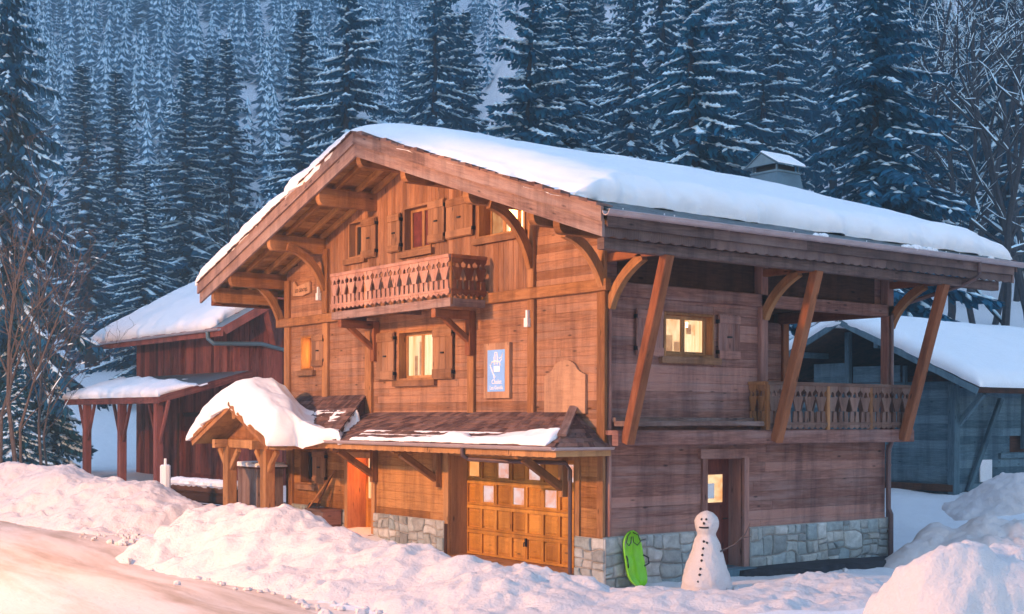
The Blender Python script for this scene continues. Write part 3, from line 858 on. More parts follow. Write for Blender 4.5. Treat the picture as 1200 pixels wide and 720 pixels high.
# lit doorway in the gable
df = MB()
a0, a1, z0, z1 = H_DOOR
df.box(a0 - .1, a0 + .05, -.05, .5, z0 - .1, z1 + .1); df.box(a1 - .05, a1 + .1, -.05, .5, z0 - .1, z1 + .1)
df.box(a0 + .05, a1 - .05, -.05, .5, z1 - .03, z1 + .1); df.box(a0 - .1, a1 + .1, -.2, .5, z0 - .3, z0 - .002)
dr = df.build('door', M['pale_trim'], chalet)
lf = MB(); lf.box(a0 + .06, a0 + .16, .44, .49, z0, z1 - .04); lf.box(a0 + .16, a1 - .06, .44, .49, z0, z0 + .75); lf.box(a1 - .16, a1 - .06, .44, .49, z0 + .75, z1 - .04)
lf.build('door_leaf', M['garage'], dr)
pn = MB(); pn.box(a0 + .16, a1 - .16, .455, .48, z0 + .751, z1 - .05); pn.build('pane', M['glow_white'], dr)
ll = bpy.data.lights.new('doorway_light', 'POINT'); ll.energy = 7; ll.color = (1, .20, .02); ll.shadow_soft_size = .05
l2 = bpy.data.objects.new('doorway_light', ll); COL.objects.link(l2); l2.location = (a1 - .22, .28, z1 - .25)

# dark red entrance door in the side, set back
a0, a1, z0, z1 = H_SD
sf = MB()
sf.box(-.52, .06, a0 - .13, a0, z0 - .1, z1 + .02); sf.box(-.52, .06, a1, a1 + .13, z0 - .1, z1 + .02)
sf.box(-.52, .075, a0 - .2, a1 + .32, z1 + .02, z1 + .2)
sdoor = sf.build('door', M['larch_side'], chalet)
dl = MB()
for i in range(5): dl.box(-.40, -.36, a0 + i * (a1 - a0) / 5 + .002, a0 + (i + 1) * (a1 - a0) / 5 - .002, z0, z1)
leaf = dl.build('door_leaf', M['red_door'], sdoor)
fr = MB(); p0_, p1_, q0_, q1_ = a0 + .14, a0 + .86, 1.32, 1.96
fr.box(-.355, -.33, p0_, p1_, q0_, q0_ + .05); fr.box(-.355, -.33, p0_, p1_, q1_ - .05, q1_); fr.box(-.355, -.33, p0_, p0_ + .05, q0_ + .05, q1_ - .05); fr.box(-.355, -.33, p1_ - .05, p1_, q0_ + .05, q1_ - .05)
fr.build('frame', M['red_door'], sdoor)
pn = MB(); pn.box(-.356, -.345, p0_ + .05, p1_ - .05, q0_ + .05, q1_ - .05); pn.build('pane', M['glow_room'], sdoor)
nt_ = MB(); nt_.box(-.344, -.338, p0_ + .16, p0_ + .44, 1.45, 1.74); nt_.build('notice', M['poster_white'], sdoor)
hd = MB(); hd.tube([(-.36, a1 - .1, 1.05), (-.30, a1 - .1, 1.05), (-.30, a1 - .22, 1.05)], .012); hd.build('handle', M['iron'], sdoor)
st = MB(); st.box(-.5, .30, a0 - .1, a1 + .1, -.25, .135); st.build('door_step', M['grey_barn'], chalet)
# unseen glazed door, added so its glow warms the balcony corner
bd = MB(); bd.box(-1.9, -.9, 4.0, 4.05, 2.7, 4.75); bdo = bd.build('door', M['pale_trim'], chalet)
pn = MB(); pn.box(-1.8, -1.0, 4.05, 4.10, 2.9, 4.65); pn.build('pane', M['glow_garage'], bdo)

# ------------------------------------------------------------------ roof
rf = MB()
for (xa, xb) in ((RX, XE_R), (XE_L, RX)):
    za, zb = float(zt(xa)), float(zt(xb))
    rf.hexa([(xa, YF + .12, za - .14), (xb, YF + .12, zb - .14), (xa, YB - .1, za - .14), (xb, YB - .1, zb - .14), (xa, YF + .12, za - .02), (xb, YF + .12, zb - .02), (xa, YB - .1, za - .02), (xb, YB - .1, zb - .02)], .3)
roof = rf.build('roof', M['dark_wood'], chalet)
# soffit boards run along y, under them rafters go up the slope
so_ = MB()
for sx in (1, -1):
    n = 46
    for i in range(n):
        xa = RX + sx * (i / n) * 7.7; xb = RX + sx * ((i + 1) / n) * 7.7 - sx * .012
        za, zb = float(zt(xa)) - .165, float(zt(xb)) - .165
        so_.hexa([(xa, YF + .13, za - .02), (xb, YF + .13, zb - .02), (xa, YB - .12, za - .02), (xb, YB - .12, zb - .02), (xa, YF + .13, za), (xb, YF + .13, zb), (xa, YB - .12, za), (xb, YB - .12, zb)])
so_.build('soffit', M['soffit'], roof)
for yy in (-1.02, -.48, .02 - .1, 8.6, 9.3):
    for sx in (1, -1):
        xb = RX + sx * 7.7
        part_beam('rafter', (RX, yy, float(zt(RX)) - .25), (xb, yy, float(zt(xb)) - .25), .10, .12, 'soffit', parent=roof)
for yy in np.arange(.9, 8.2, .9):                       # rafter tails over the balcony side
    part_beam('rafter', (-.2, yy, float(zt(-.2)) - .25), (1.66, yy, float(zt(1.66)) - .25), .10, .12, 'soffit', parent=roof)
# barge boards: two stacked boards each side, front and rear
for yy, sg in ((YF, 1), (YB, -1)):
    for sx, xe in ((1, XE_R), (-1, XE_L)):
        bb = MB()
        for (d, y0, y1, up, lo) in ((0, yy, yy + sg * .05, .05, -.19), (1, yy + sg * .055, yy + sg * .11, -.16, -.44)):
            ya, yb = min(y0, y1), max(y0, y1)
            n = 26
            xs = np.linspace(RX, xe - (.04 * sx if d else 0), n + 1)
            z_ = zt(xs)
            for i in range(n):
                jj = random.random() if i % 9 == 0 else jj
                bb.hexa([(xs[i], ya, z_[i] + lo), (xs[i + 1], ya, z_[i + 1] + lo), (xs[i], yb, z_[i] + lo), (xs[i + 1], yb, z_[i + 1] + lo),
                         (xs[i], ya, z_[i] + up), (xs[i + 1], ya, z_[i + 1] + up), (xs[i], yb, z_[i] + up), (xs[i + 1], yb, z_[i + 1] + up)], jj, ou=(i * .3, d * 3.0 + sx))
        bb.build('barge_board', M['weathered'], roof)
# the rough tile edge along the verge, and the tile course above the gutter
tl = MB()
for sx, xe in ((1, XE_R), (-1, XE_L)):
    n = 34
    for i in range(n):
        xa = RX + sx * 7.8 * i / n; xb = RX + sx * 7.8 * (i + .96) / n
        za, zb = float(zt(xa)), float(zt(xb)); rs = random.uniform(.0, .02) + (.05 * random.random() ** 2 if sx > 0 else -.01)
        y0 = YF - .03 - random.uniform(0, .03)
        tl.hexa([(xa, y0, za + .052), (xb, y0, zb + .052), (xa, YF + .3, za + .052), (xb, YF + .3, zb + .052), (xa, y0, za + .075 + rs * .3), (xb, y0, zb + .085 + rs), (xa, YF + .3, za + .075), (xb, YF + .3, zb + .075)])
tl.build('verge_tiles', M['shingle'], roof)
tl = MB()
yy = YF + .1
while yy < YB - .2:
    wd = random.uniform(.16, .26)
    for row in range(6):
        x0 = .12 + row * .28; x1 = x0 + .32
        za, zb = float(zt(x0)) + .05 - .015, float(zt(x1)) + .03
        j = random.uniform(-.012, .012)
        tl.hexa([(x0, yy, za - .03), (x1 + j, yy, zb - .03), (x0, yy + wd - .012, za - .03), (x1 + j, yy + wd - .012, zb - .03), (x0, yy, za), (x1 + j, yy, zb), (x0, yy + wd - .012, za), (x1 + j, yy + wd - .012, zb)])
    yy += wd
tl.build('eave_tiles', M['roof_tile'], roof)
# purlins with rounded noses
def purlin(x, drop=.34, hh=.37, ww=.17, y0=-1.47, y1=.3, m='beam'):
    z = float(zs(x)) + .02
    pr = MB(); pts = []
    for k in range(7):
        a = math.pi / 2 * k / 6
        pts.append((y0 + .12 - .12 * math.sin(a), z - hh + .16 - .16 * math.cos(a)))
    pts = [(y1, z - hh)] + [(p[0], p[1]) for p in pts] + [(y0, z + .0), (y1, z + .0)]
    pr.prism([(x - ww / 2, a, b) for a, b in pts], [(x + ww / 2, a, b) for a, b in pts])
    for i, f in enumerate(pr.f):                             # grain along the beam
        pass
    pr.uv = [(p[1] + x * 3.1, p[2] + x) for f in pr.f for p in [pr.v[q] for q in f]]
    return pr.build('purlin', M[m], roof)
for x in (RX, -4.37, -2.2, -.25, .45, -7.85, -10.2, -12.3, -13.3): purlin(x)
def curved(p, q, bulge, side, n=9):
    p, q, b = np.asarray(p, float), np.asarray(q, float), np.asarray(bulge, float)
    return [(1 - t) ** 2 * p + 2 * t * (1 - t) * b + t * t * q for t in np.linspace(0, 1, n)]
for x, zw, zp, yp in ((-2.05, 5.85, 6.95, -1.05), (-10.1, 6.05, 6.98, -1.05), (-12.4, 5.45, 6.42, -1.05), (.02, 5.35, 6.2, -.95)):
    b = MB(); b.sweep(curved((x, -.04, zw), (x, yp, zp), (x, -.35, zp - .12), None), .13, .17, (1, 0, 0)); b.build('brace', M['beam'], chalet)
# eave plate carried by braces and leaning posts
part_beam('eave_plate', (1.45, YF + .25, 5.83), (1.45, 9.75, 5.83), .17, .19, 'eave')
fb = MB()
for k, (x, z0, z1, amp) in enumerate(((1.66, 5.93, 6.10, .035), (1.74, 6.06, 6.26, 0.0))):
    yy = YF + .12
    while yy < YB - .15:
        L_ = min(2.4, YB - .15 - yy); n = 60 if amp else 2; tt = random.random(); ou = random.random() * 40
        ys = np.linspace(yy, yy + L_ - .004, n)
        zz = z0 - amp * np.abs(np.sin(ys * math.pi / .26))
        for i in range(n - 1):
            fb.hexa([(x, ys[i], zz[i]), (x + .035, ys[i], zz[i]), (x, ys[i + 1], zz[i + 1]), (x + .035, ys[i + 1], zz[i + 1]), (x, ys[i], z1), (x + .035, ys[i], z1), (x, ys[i + 1], z1), (x + .035, ys[i + 1], z1)], tt, ou=(ys[i] + ou, 0))
        yy += L_
fb.build('fascia', M['eave'], roof)
# gutter (half round) with brackets, and its downpipe
def half_gutter(mb, p, q, r, side, n=8):
    p, q, side = np.asarray(p, float), np.asarray(q, float), np.asarray(side, float)
    rings = []
    for e in (p, q):
        o = [e + r * (math.cos(a) * side - math.sin(a) * np.array([0, 0, 1.])) for a in np.linspace(0, math.pi, n)]
        i_ = [e + (r - .012) * (math.cos(a) * side - math.sin(a) * np.array([0, 0, 1.])) for a in np.linspace(math.pi, 0, n)]
        rings.append(o + i_)
    mb.prism(rings[0], rings[1], .5)
gt = MB(); GX = 1.86
half_gutter(gt, (GX, YF + .0, 6.30), (GX, YB + .05, 6.30), .085, (1, 0, 0))
gt.tube([(GX + .085, YF, 6.30), (GX + .085, YB + .05, 6.30)], .014, 6)
for yy in np.arange(YF + .4, YB, .8):
    gt.tube([(GX - .085, yy, 6.32), (GX - .08, yy, 6.26), (GX, yy, 6.21), (GX + .085, yy, 6.28)], .011, 5)
gt.build('gutter', M['gutter'], roof)
dp = MB()
dp.tube([(GX, 8.55, 6.24), (GX, 8.55, 6.02), (GX - .06, 8.53, 5.9), (GX - .3, 8.47, 5.78), (.34, 8.05, 5.42), (.22, 7.98, 5.36), (.17, 7.93, 5.2), (.17, 7.93, 2.8)], .045, 10)
dp.tube([(.17, 7.93, 2.82), (.17, 7.93, 2.5), (.12, 7.9, 2.35), (.12, 7.9, 1.10), (.17, 7.92, .98), (.17, 7.92, -.1)], .055, 10)
for z in (2.0, 2.3, .6): dp.tube([(.12 if z > 1 else .17, 7.9, z), (.12 if z > 1 else .17, 7.9, z + .04)], .065, 10)
dp.build('downpipe', M['pipe_dark'], chalet)
ln = MB(); ln.tube([(.0, 8.03, 2.45), (.0, 8.03, .9)], .035, 8); ln.build('downpipe', M['pipe_dark'], chalet)
# snow lumps left lying on the gutter and hanging icicles
sb = MB()
def lump(mb, c, r, sq=(1, 1, 1), n=7, m_=5, seed=0):
    c = np.asarray(c, float); g_ = []
    for i in range(m_ + 1):
        th = math.pi * i / m_
        g_.append([c + np.array([math.sin(th) * math.cos(2 * math.pi * k / n), math.sin(th) * math.sin(2 * math.pi * k / n), math.cos(th)]) * r * np.array(sq) * random.uniform(.8, 1.15) for k in range(n)])
    for i in range(m_):
        for k in range(n):
            j = (k + 1) % n
            mb.face([g_[i][k], g_[i][j], g_[i + 1][j], g_[i + 1][k]] if 0 < i < m_ - 1 else ([g_[0][0], g_[1][j], g_[1][k]][::-1] if i == 0 else [g_[i][k], g_[i][j], g_[m_][0]]))
for y, k in ((3.5, 3), (6.0, 4), (6.35, 5), (6.7, 4), (8.9, 2)):
    for i in range(k): lump(sb, (GX + random.uniform(-.05, .05), y + i * .11, 6.33), random.uniform(.05, .085), (1, 1.1, .8))
for yy in np.arange(YF + .3, YB - .2, .23):
    if random.random() < .3:
        L_ = random.uniform(.05, .16); x = 1.66
        sb.tube([(x + .02, yy, 6.40), (x + .02, yy, 6.40 - L_)], [.012, .002], 5)
tag(sb.build('gutter_snow', M['roof_snow'], roof, smooth=True), kind='stuff')

# thick snow on a roof: rounded edges, real thickness
def snow_cover(name, x0, x1, y0, y1, zf, T, rnd, nx, ny, jit=.05, parent=None, m='roof_snow', mask=None, und=.04, seed=1, flare=.0, lump_=.0, x1f=None, rndy=None):
    def grid(a, b, n):
        e = rnd * np.array([0, .012, .05, .11, .2, .32, .48, .66, .85])
        e = e[e < (b - a) * .4]
        return np.concatenate([a + e, np.linspace(a + rnd, b - rnd, n), (b - e)[::-1]])
    gx, gy = grid(x0, x1, nx), grid(y0, y1, ny)
    X, Y = np.meshgrid(gx, gy, indexing='ij')
    if x1f is not None: Xr = X; Xn = x0 + (X - x0) * (x1f(Y) - x0) / (x1 - x0)
    d = np.minimum(np.minimum(X - x0, x1 - X), np.minimum(Y - y0, y1 - Y))
    dx = np.minimum(X - x0, x1 - X); dy = np.minimum(Y - y0, y1 - Y)
    f = lambda q: np.sqrt(np.clip(1 - (1 - np.clip(q / rnd, 0, 1)) ** 2, 0, 1))
    ry = rnd if rndy is None else rndy(X)
    ex = .5 if rndy is None else .5 + .5 * sst(RX - .4, RX + .8, X) * (Y < (y0 + y1) / 2)
    fy = lambda q: np.clip(1 - (1 - np.clip(q / ry, 0, 1)) ** 2, 0, 1) ** ex
    prof = np.minimum(f(dx), fy(dy)) * np.clip(.35 + .65 * np.minimum(1, np.hypot(np.minimum(dx, rnd), np.minimum(dy, rnd)) / rnd), 0, 1)
    edge = np.clip(1 - d / (rnd * 1.5), 0, 1)
    if x1f is not None: X = Xn
    jx = jit * (fbm(X * 1.7, Y * 1.7, 4, seed) * 2 + .5 * fbm(X * 6, Y * 6, 2, seed + 1)) * edge; jy = jit * .6 * fbm(X * 1.7 + 40, Y * 1.7, 4, seed + 7) * 2 * edge
    th = T * prof * (1 + und * 4 * fbm(X * .35, Y * .35, 3, seed + 3)) + und * .5 * fbm(X * 1.3, Y * 1.3, 3, seed + 9) * prof
    if lump_: th = th + lump_ * fbm(X * 4, Y * 4, 3, seed + 20) * prof
    if mask is not None: th = th * np.clip(mask(X, Y), 0, 1) - (mask(X, Y) <= 0.02) * .06
    # a slight roll of the snow over its own edge
    cxm, cym = (x0 + x1) / 2, (y0 + y1) / 2
    ov = flare * np.sin(np.clip(prof, 0, 1) * math.pi)
    XX = X + jx + ov * np.sign(X - cxm) * (dx < rnd); YY = Y + jy + ov * np.sign(Y - cym) * (dy < rnd)
    if x1f is not None and rndy is not None: YY = YY + np.where(Y < cym, 1, 0) * .14 * sst(RX - .6, RX + .8, X) * np.clip(1 - dy / 1.2, 0, 1)
    Zb = zf(X, Y)
    top_ = np.stack([XX, YY, Zb + th], -1).reshape(-1, 3); bot = np.stack([X + jx, Y + jy, Zb - .015], -1).reshape(-1, 3)
    a, b = X.shape; idx = np.arange(a * b).reshape(a, b)
    q = np.stack([idx[:-1, :-1], idx[1:, :-1], idx[1:, 1:], idx[:-1, 1:]], -1).reshape(-1, 4)
    ring = np.concatenate([idx[:, 0], idx[-1, 1:], idx[-2::-1, -1], idx[0, -2:0:-1]])
    nb = len(top_)
    sk = np.stack([ring, np.roll(ring, -1), np.roll(ring, -1) + nb, ring + nb], -1)[:, ::-1]
    return np_mesh(name, np.concatenate([top_, bot]), np.concatenate([q, q[:, ::-1] + nb, sk]), M[m], parent, smooth=True)

def zround(X, Y):                                            # ridge softened
    d = np.sqrt((X - RX) ** 2 + .5)
    return RZ - SL * d + .06
snow_cover('roof_snow', XE_L - .02, 1.0, YF + .02, YB - .0, zround, .50, .34, 100, 100, .16, roof, seed=3, und=.045, flare=.05, lump_=.02, x1f=lambda Y: .78 + .88 * ((Y - YF) / (YB - YF)) ** 1.3 + .10 * fbm(Y * .8, Y * 0, 3, 77), rndy=lambda X: .34 + 1.3 * sst(RX - .6, RX + 1.0, X))

# chimney: tapered stack with a gabled hood on stubs
ch = MB(); cx, cy = -4.35, 9.35; zb = float(zt(cx)) - .3; 
def ring(a, z): return [(cx - a, cy - a, z), (cx + a, cy - a, z), (cx + a, cy + a, z), (cx - a, cy + a, z)]
ch.prism(ring(.58, zb), ring(.42, 9.22), .5)
ch.prism(ring(.445, 9.22), ring(.445, 9.27), .5)
for _m in (ch,): _m.v = [(a_, b_, c_ - (.22 if c_ > 9 else 0)) for a_, b_, c_ in _m.v]
chim = ch.build('chimney', M['zinc'], roof)
hb = MB(); hb.prism(ring(.33, 9.27), ring(.33, 9.42), .5); hb.v = [(a_, b_, c_ - .22) for a_, b_, c_ in hb.v]; hb.build('flue', M['iron'], chim)
hd = MB()
for sx in (1, -1):
    hd.hexa([(cx, cy - .54, 9.71), (cx + sx * .57, cy - .54, 9.37), (cx, cy + .54, 9.71), (cx + sx * .57, cy + .54, 9.37), (cx, cy - .54, 9.735), (cx + sx * .57, cy - .54, 9.395), (cx, cy + .54, 9.735), (cx + sx * .57, cy + .54, 9.395)], .5)
hd.prism([(cx - .48, cy - .52, 9.40), (cx + .48, cy - .52, 9.40), (cx, cy - .52, 9.69)], [(cx - .48, cy - .50, 9.40), (cx + .48, cy - .50, 9.40), (cx, cy - .50, 9.69)], .5)
for a in (-.38, .38):
    for b in (-.38, .38): hd.box(cx + a - .02, cx + a + .02, cy + b - .02, cy + b + .02, 9.26, 9.5)
hd.v = [(a_, b_, c_ - .22) for a_, b_, c_ in hd.v]
hd.build('chimney_hood', M['zinc'], chim)
snow_cover('chimney_snow', cx - .02, cx + .55, cy - .52, cy + .52, lambda X, Y: 9.515 - .6 * (X - cx), .05, .05, 10, 12, .02, chim, seed=31)

# ------------------------------------------------------------------ carved railings
def slat_profile(h):
    """half widths (outer, inner slot) at heights up a fretted board, as shares of half its width"""
    return [(0, .97, 0), (.10, .97, 0), (.105, .80, 0), (.13, .80, .16), (.36, .72, .20), (.365, .40, 0), (.44, .46, 0), (.60, .74, 0), (.70, .93, .0), (.705, .93, .30), (.72, .60, .34), (.80, .52, .22), (.84, .78, .0), (.88, .97, 0), (1, .97, 0)]
def railing(name, p, q, z0, h, n, m, parent, th=.03, scallop=True, caps=True):
    p, q = np.asarray(p, float), np.asarray(q, float); L_ = np.linalg.norm(q - p); d = (q - p) / L_; nn = np.array([-d[1], d[0], 0])
    mb = MB(); wd = L_ / n; pr = slat_profile(h)
    def piece(c, x0a, x1a, x0b, x1b, a0, a1, t, ou, ov):
        ring0 = [(x0a, a0), (x1a, a0), (x1b, a1), (x0b, a1)]
        A = [c + d * x + nn * (-th / 2) + np.array([0, 0, z0 + a]) for x, a in ring0]
        B = [c + d * x + nn * (th / 2) + np.array([0, 0, z0 + a]) for x, a in ring0]
        uv = [(ou + a, ov + x) for x, a in ring0]
        mb.face(A[::-1], uv[::-1], t); mb.face(B, uv, t)
        for e in range(4):
            f = (e + 1) % 4
            mb.face([A[e], A[f], B[f], B[e]], [uv[e], uv[f], uv[f], uv[e]], t)
    for i in range(n):
        c = p + d * (i + .5) * wd; t = random.random(); ou = random.random() * 30; ov = random.random() * 30; hw = wd / 2
        for k in range(len(pr) - 1):
            (t0, o0, s0), (t1, o1, s1) = pr[k], pr[k + 1]
            if t1 - t0 < .006: continue
            if s0 < .01 and s1 < .01: piece(c, -o0 * hw, o0 * hw, -o1 * hw, o1 * hw, h * t0, h * t1, t, ou, ov)
            else:
                piece(c, s0 * hw, o0 * hw, s1 * hw, o1 * hw, h * t0, h * t1, t, ou, ov); piece(c, -o0 * hw, -s0 * hw, -o1 * hw, -s1 * hw, h * t0, h * t1, t, ou, ov)
        if scallop:
            for k in range(2):
                cc = c + d * wd * (k - .5) * .5
                A = [cc - d * wd * .24 + np.array([0, 0, z0]), cc + np.array([0, 0, z0 - .05]), cc + d * wd * .24 + np.array([0, 0, z0])]
                mb.face([a - nn * th / 2 for a in A], None, t); mb.face([a + nn * th / 2 for a in A][::-1], None, t)
    if caps:
        for zz, hh in ((z0 + h, .07), (z0 + .06, .05)):
            mb.beam(p - nn * .0 + np.array([0, 0, zz]), q + np.array([0, 0, zz]), th * (2.2 if hh > .06 else 1.5), hh, ch=.006)
    return mb.build(name, M[m], parent)

# small attic balcony on the gable
bx0, bx1, by = -8.12, -3.44, -.92
bf = MB(); bf.box(bx0, bx1, by - .04, by + .06, 5.16, 5.33); bf.box(bx0, bx1, by + .06, -.12, 5.27, 5.32)
for xx in (bx0 + .06, -5.8, bx1 - .06): bf.box(xx - .05, xx + .05, by + .061, -.12, 5.17, 5.268)
balc = bf.build('balcony', M['weathered'], chalet)
railing('railing', (bx0, by - .055, 0), (bx1, by - .055, 0), 5.42, .72, 13, 'rail', balc)
railing('railing', (bx1, by - .02, 0), (bx1, -.1, 0), 5.42, .72, 3, 'post_red', balc)
railing('railing', (bx0, by - .02, 0), (bx0, -.1, 0), 5.42, .72, 4, 'post_red', balc)
for xx in (bx0 + .03, -6.7, -5.2, bx1 - .03): part_beam('baluster_post', (xx, by - .0, 5.2), (xx, by - .0, 6.12), .06, .07, 'beam', (1, 0, 0), parent=balc)
for xx in (-7.72, -4.0):
    br = MB()
    br.beam((xx, -.09, 4.25), (xx, -.09, 5.13), .16, .17, up=(1, 0, 0)); br.beam((xx, -.02, 5.06), (xx, -.98, 5.06), .15, .17)
    br.beam((xx, -.14, 4.55), (xx, -.75, 5.0), .11, .12)
    br.build('bracket', M['post_red'], chalet)

# long side balcony: deck beam, ledge and carved railing at the open corner
part_beam('deck_beam', (.43, -.12, 2.645), (.43, 8.25, 2.645), .16, .26, 'larch_side')
dk = MB()
for i in range(3): dk.box(.0 + i * .12 + .04, .12 + i * .12 + .035, -.05, 8.2, 2.70, 2.78)
dk.box(-2.85, .03, 4.14, 8.1, 2.68, 2.77)
dk.build('deck', M['larch_side'], chalet)
lg = MB(); lg.beam((.30, .1, 2.90), (.30, 3.66, 2.90), .3, .09); lg.beam((.14, .1, 2.97), (.14, 3.66, 2.97), .1, .08); lg.build('ledge', M['weathered'], chalet)
rl = railing('railing', (.47, 3.72, 0), (.47, 8.22, 0), 2.84, .84, 13, 'rail_side', chalet)
railing('railing', (.02, 3.70, 0), (.44, 3.70, 0), 2.84, .84, 2, 'beam', chalet)
railing('railing', (.45, 8.22, 0), (-2.8, 8.22, 0), 2.84, .84, 9, 'rail_side', chalet)
for yy in (3.74, 5.5, 6.85, 8.2): part_beam('baluster_post', (.45, yy, 2.78), (.45, yy, 3.70), .09, .09, 'beam', (1, 0, 0))
# leaning posts from the deck beam to the eave plate
for yy in (.05, 3.88, 7.82):
    part_beam('leaning_post', (.56, yy, 2.56), (1.50, yy + .04, 5.76), .18, .19, 'post_red', (0, 1, 0), .012)
for yy in (.06, 4.06, 8.0):
    part_beam('tie_beam', (.0, yy, 5.84), (1.37, yy, 5.84), .13, .15, 'post_red')
    b = MB(); b.sweep(curved((.08, yy, 4.95), (.95, yy, 5.78), (.30, yy, 5.50), None), .13, .16, (0, 1, 0)); b.build('brace', M['beam'], chalet)
part_beam('roof_strut', (-12.35, .3, 5.35), (-12.15 - .2, 1.15, 2.6), .12, .12, 'beam')
part_beam('eave_plate', (-13.55, YF + .25, 5.95), (-13.55, 9.75, 5.95), .2, .26, 'post_red')

# ------------------------------------------------------------------ shingled canopy along the gable
pw_z, pe_y, pe_z = 3.10, -1.22, 2.50
cr0, cr1 = -8.2, -.80          # ridge against the wall
cp = MB()
def shingles(mb, A, B, C, Dp, rows, m=0, lip=.022):
    """rows of wood shingles on the quad A-B (upper edge), Dp-C (lower edge)"""
    A, B, C, Dp = [np.asarray(p, float) for p in (A, B, C, Dp)]
    nrm = np.cross(B - A, Dp - A); nrm /= np.linalg.norm(nrm)
    if nrm[2] < 0: nrm = -nrm
    for r in range(rows):
        f0, f1 = r / rows, (r + 1.18) / rows
        f1 = min(f1, 1.03)
        L0, R0 = A + (Dp - A) * f0, B + (C - B) * f0; L1, R1 = A + (Dp - A) * f1, B + (C - B) * f1
        wid = np.linalg.norm(R1 - L1); s = -random.random() * .15 / max(wid, .1); tot = wid
        while s < 1:
            w_ = random.uniform(.12, .24) / max(tot, .1); e = min(1, s + w_); a = max(s, 0)
            if e - a > .004:
                j = random.uniform(-.012, .012)
                p0, p1, p2, p3 = L0 + (R0 - L0) * a, L0 + (R0 - L0) * e, L1 + (R1 - L1) * (e - .004 / max(tot, .1)), L1 + (R1 - L1) * a
                dn = (p3 - p0) / (np.linalg.norm(p3 - p0) + 1e-9) * j
                up0, up1 = nrm * .012, nrm * (lip + random.uniform(.004, .016))
                mb.hexa([p0, p1, p3 + dn, p2 + dn, p0 + up0, p1 + up0, p3 + dn + up1, p2 + dn + up1])
            s = e
E3 = (.17, pe_y, pe_z); W3 = (cr1, -.03, pw_z)
shingles(cp, (cr0, -.03, pw_z), W3, E3, (-9.6, pe_y, pe_z), 8)
shingles(cp, W3, (cr1 + .001, -.03, pw_z), (.17, .0, pe_z), E3, 8)
canopy = cp.build('canopy_roof', M['shingle'], chalet)
un = MB()
un.hexa([(-9.6, pe_y, pe_z - .06), E3[:2] + (pe_z - .06,), (-9.6, -.03, pw_z - .08), (cr1, -.03, pw_z - .08), (-9.6, pe_y, pe_z - .01), E3[:2] + (pe_z - .01,), (-9.6, -.03, pw_z - .01), (cr1, -.03, pw_z - .01)], .4)
un.prism([E3[:2] + (pe_z - .06,), (.17, -.0, pe_z - .06), (cr1, -.03, pe_z - .06), (cr1, -.03, pw_z - .08)][:3], [E3[:2] + (pe_z - .012,), (.17, -.0, pe_z - .012), (cr1, -.03, pw_z - .012)])
un.build('canopy_boards', M['soffit'], canopy)
hp = MB(); hp.beam((cr1 + .02, -.05, pw_z + .10), (-.02, -.95, pe_z + .20), .16, .05, ch=.006); hp.build('hip_board', M['weathered'], canopy)
fs = MB(); 
ys = np.linspace(-9.6, .15, 140); tt = .5
for i in range(139):
    za, zb = [pe_z - .17 - .018 * abs(math.sin(q * math.pi / .22)) for q in (ys[i], ys[i + 1])]
    if i % 40 == 0: tt = random.random()
    fs.hexa([(ys[i], pe_y - .02, za), (ys[i + 1], pe_y - .02, zb), (ys[i], pe_y + .01, za), (ys[i + 1], pe_y + .01, zb), (ys[i], pe_y - .02, pe_z - .02), (ys[i + 1], pe_y - .02, pe_z - .02), (ys[i], pe_y + .01, pe_z - .02), (ys[i + 1], pe_y + .01, pe_z - .02)], tt, ou=(ys[i], 0))
fs.box(.15, .18, pe_y - .018, 0, pe_z - .17, pe_z - .022)
fs.build('fascia', M['pale_trim'], canopy)
cg = MB(); half_gutter(cg, (-9.6, pe_y - .08, pe_z - .01), (.2, pe_y - .08, pe_z - .01), .06, (0, -1, 0))
cg.tube([(-9.6, pe_y - .14, pe_z - .01), (.2, pe_y - .14, pe_z - .01)], .012, 6)
half_gutter(cg, (.24, pe_y - .12, pe_z - .01), (.24, 0, pe_z - .01), .055, (1, 0, 0))
cg.build('gutter', M['gutter'], canopy)
cdp = MB(); cdp.tube([(-2.55, pe_y - .08, pe_z - .05), (-2.55, pe_y - .06, pe_z - .2), (-2.5, pe_y + .05, pe_z - .28), (-1.6, pe_y + .3, pe_z - .30), (-.9, -.15, pe_z - .32), (-.82, -.1, pe_z - .45), (-.82, -.1, .0)], .04, 8); cdp.build('downpipe', M['pipe_dark'], canopy)
for xx in (-7.75, -5.2, -1.05):
    br = MB(); br.beam((xx, -.08, 1.55), (xx, -.08, 2.62), .15, .13, up=(1, 0, 0)); br.beam((xx, -.0, 2.33), (xx, pe_y + .05, 2.33), .13, .12)
    br.beam((xx, -.12, 1.72), (xx, -.98, 2.26), .12, .14)
    br.build('bracket', M['beam'], chalet)
snow_cover('canopy_snow', -6.8, -.12, pe_y - .02, pe_y + .42, lambda X, Y: pe_z + .035 + (Y - pe_y) * (pw_z - pe_z) / 1.19, .10, .10, 90, 8, .04, canopy, seed=12, mask=lambda X, Y: np.clip((.30 + .55 * fbm(X * .9, Y * .5, 3, 5) + .36 * sst(-4.5, -1.2, X) - (Y - pe_y) * (2.2 - 1.5 * sst(-4, -1, X))) * 3, 0, 1), lump_=.05)

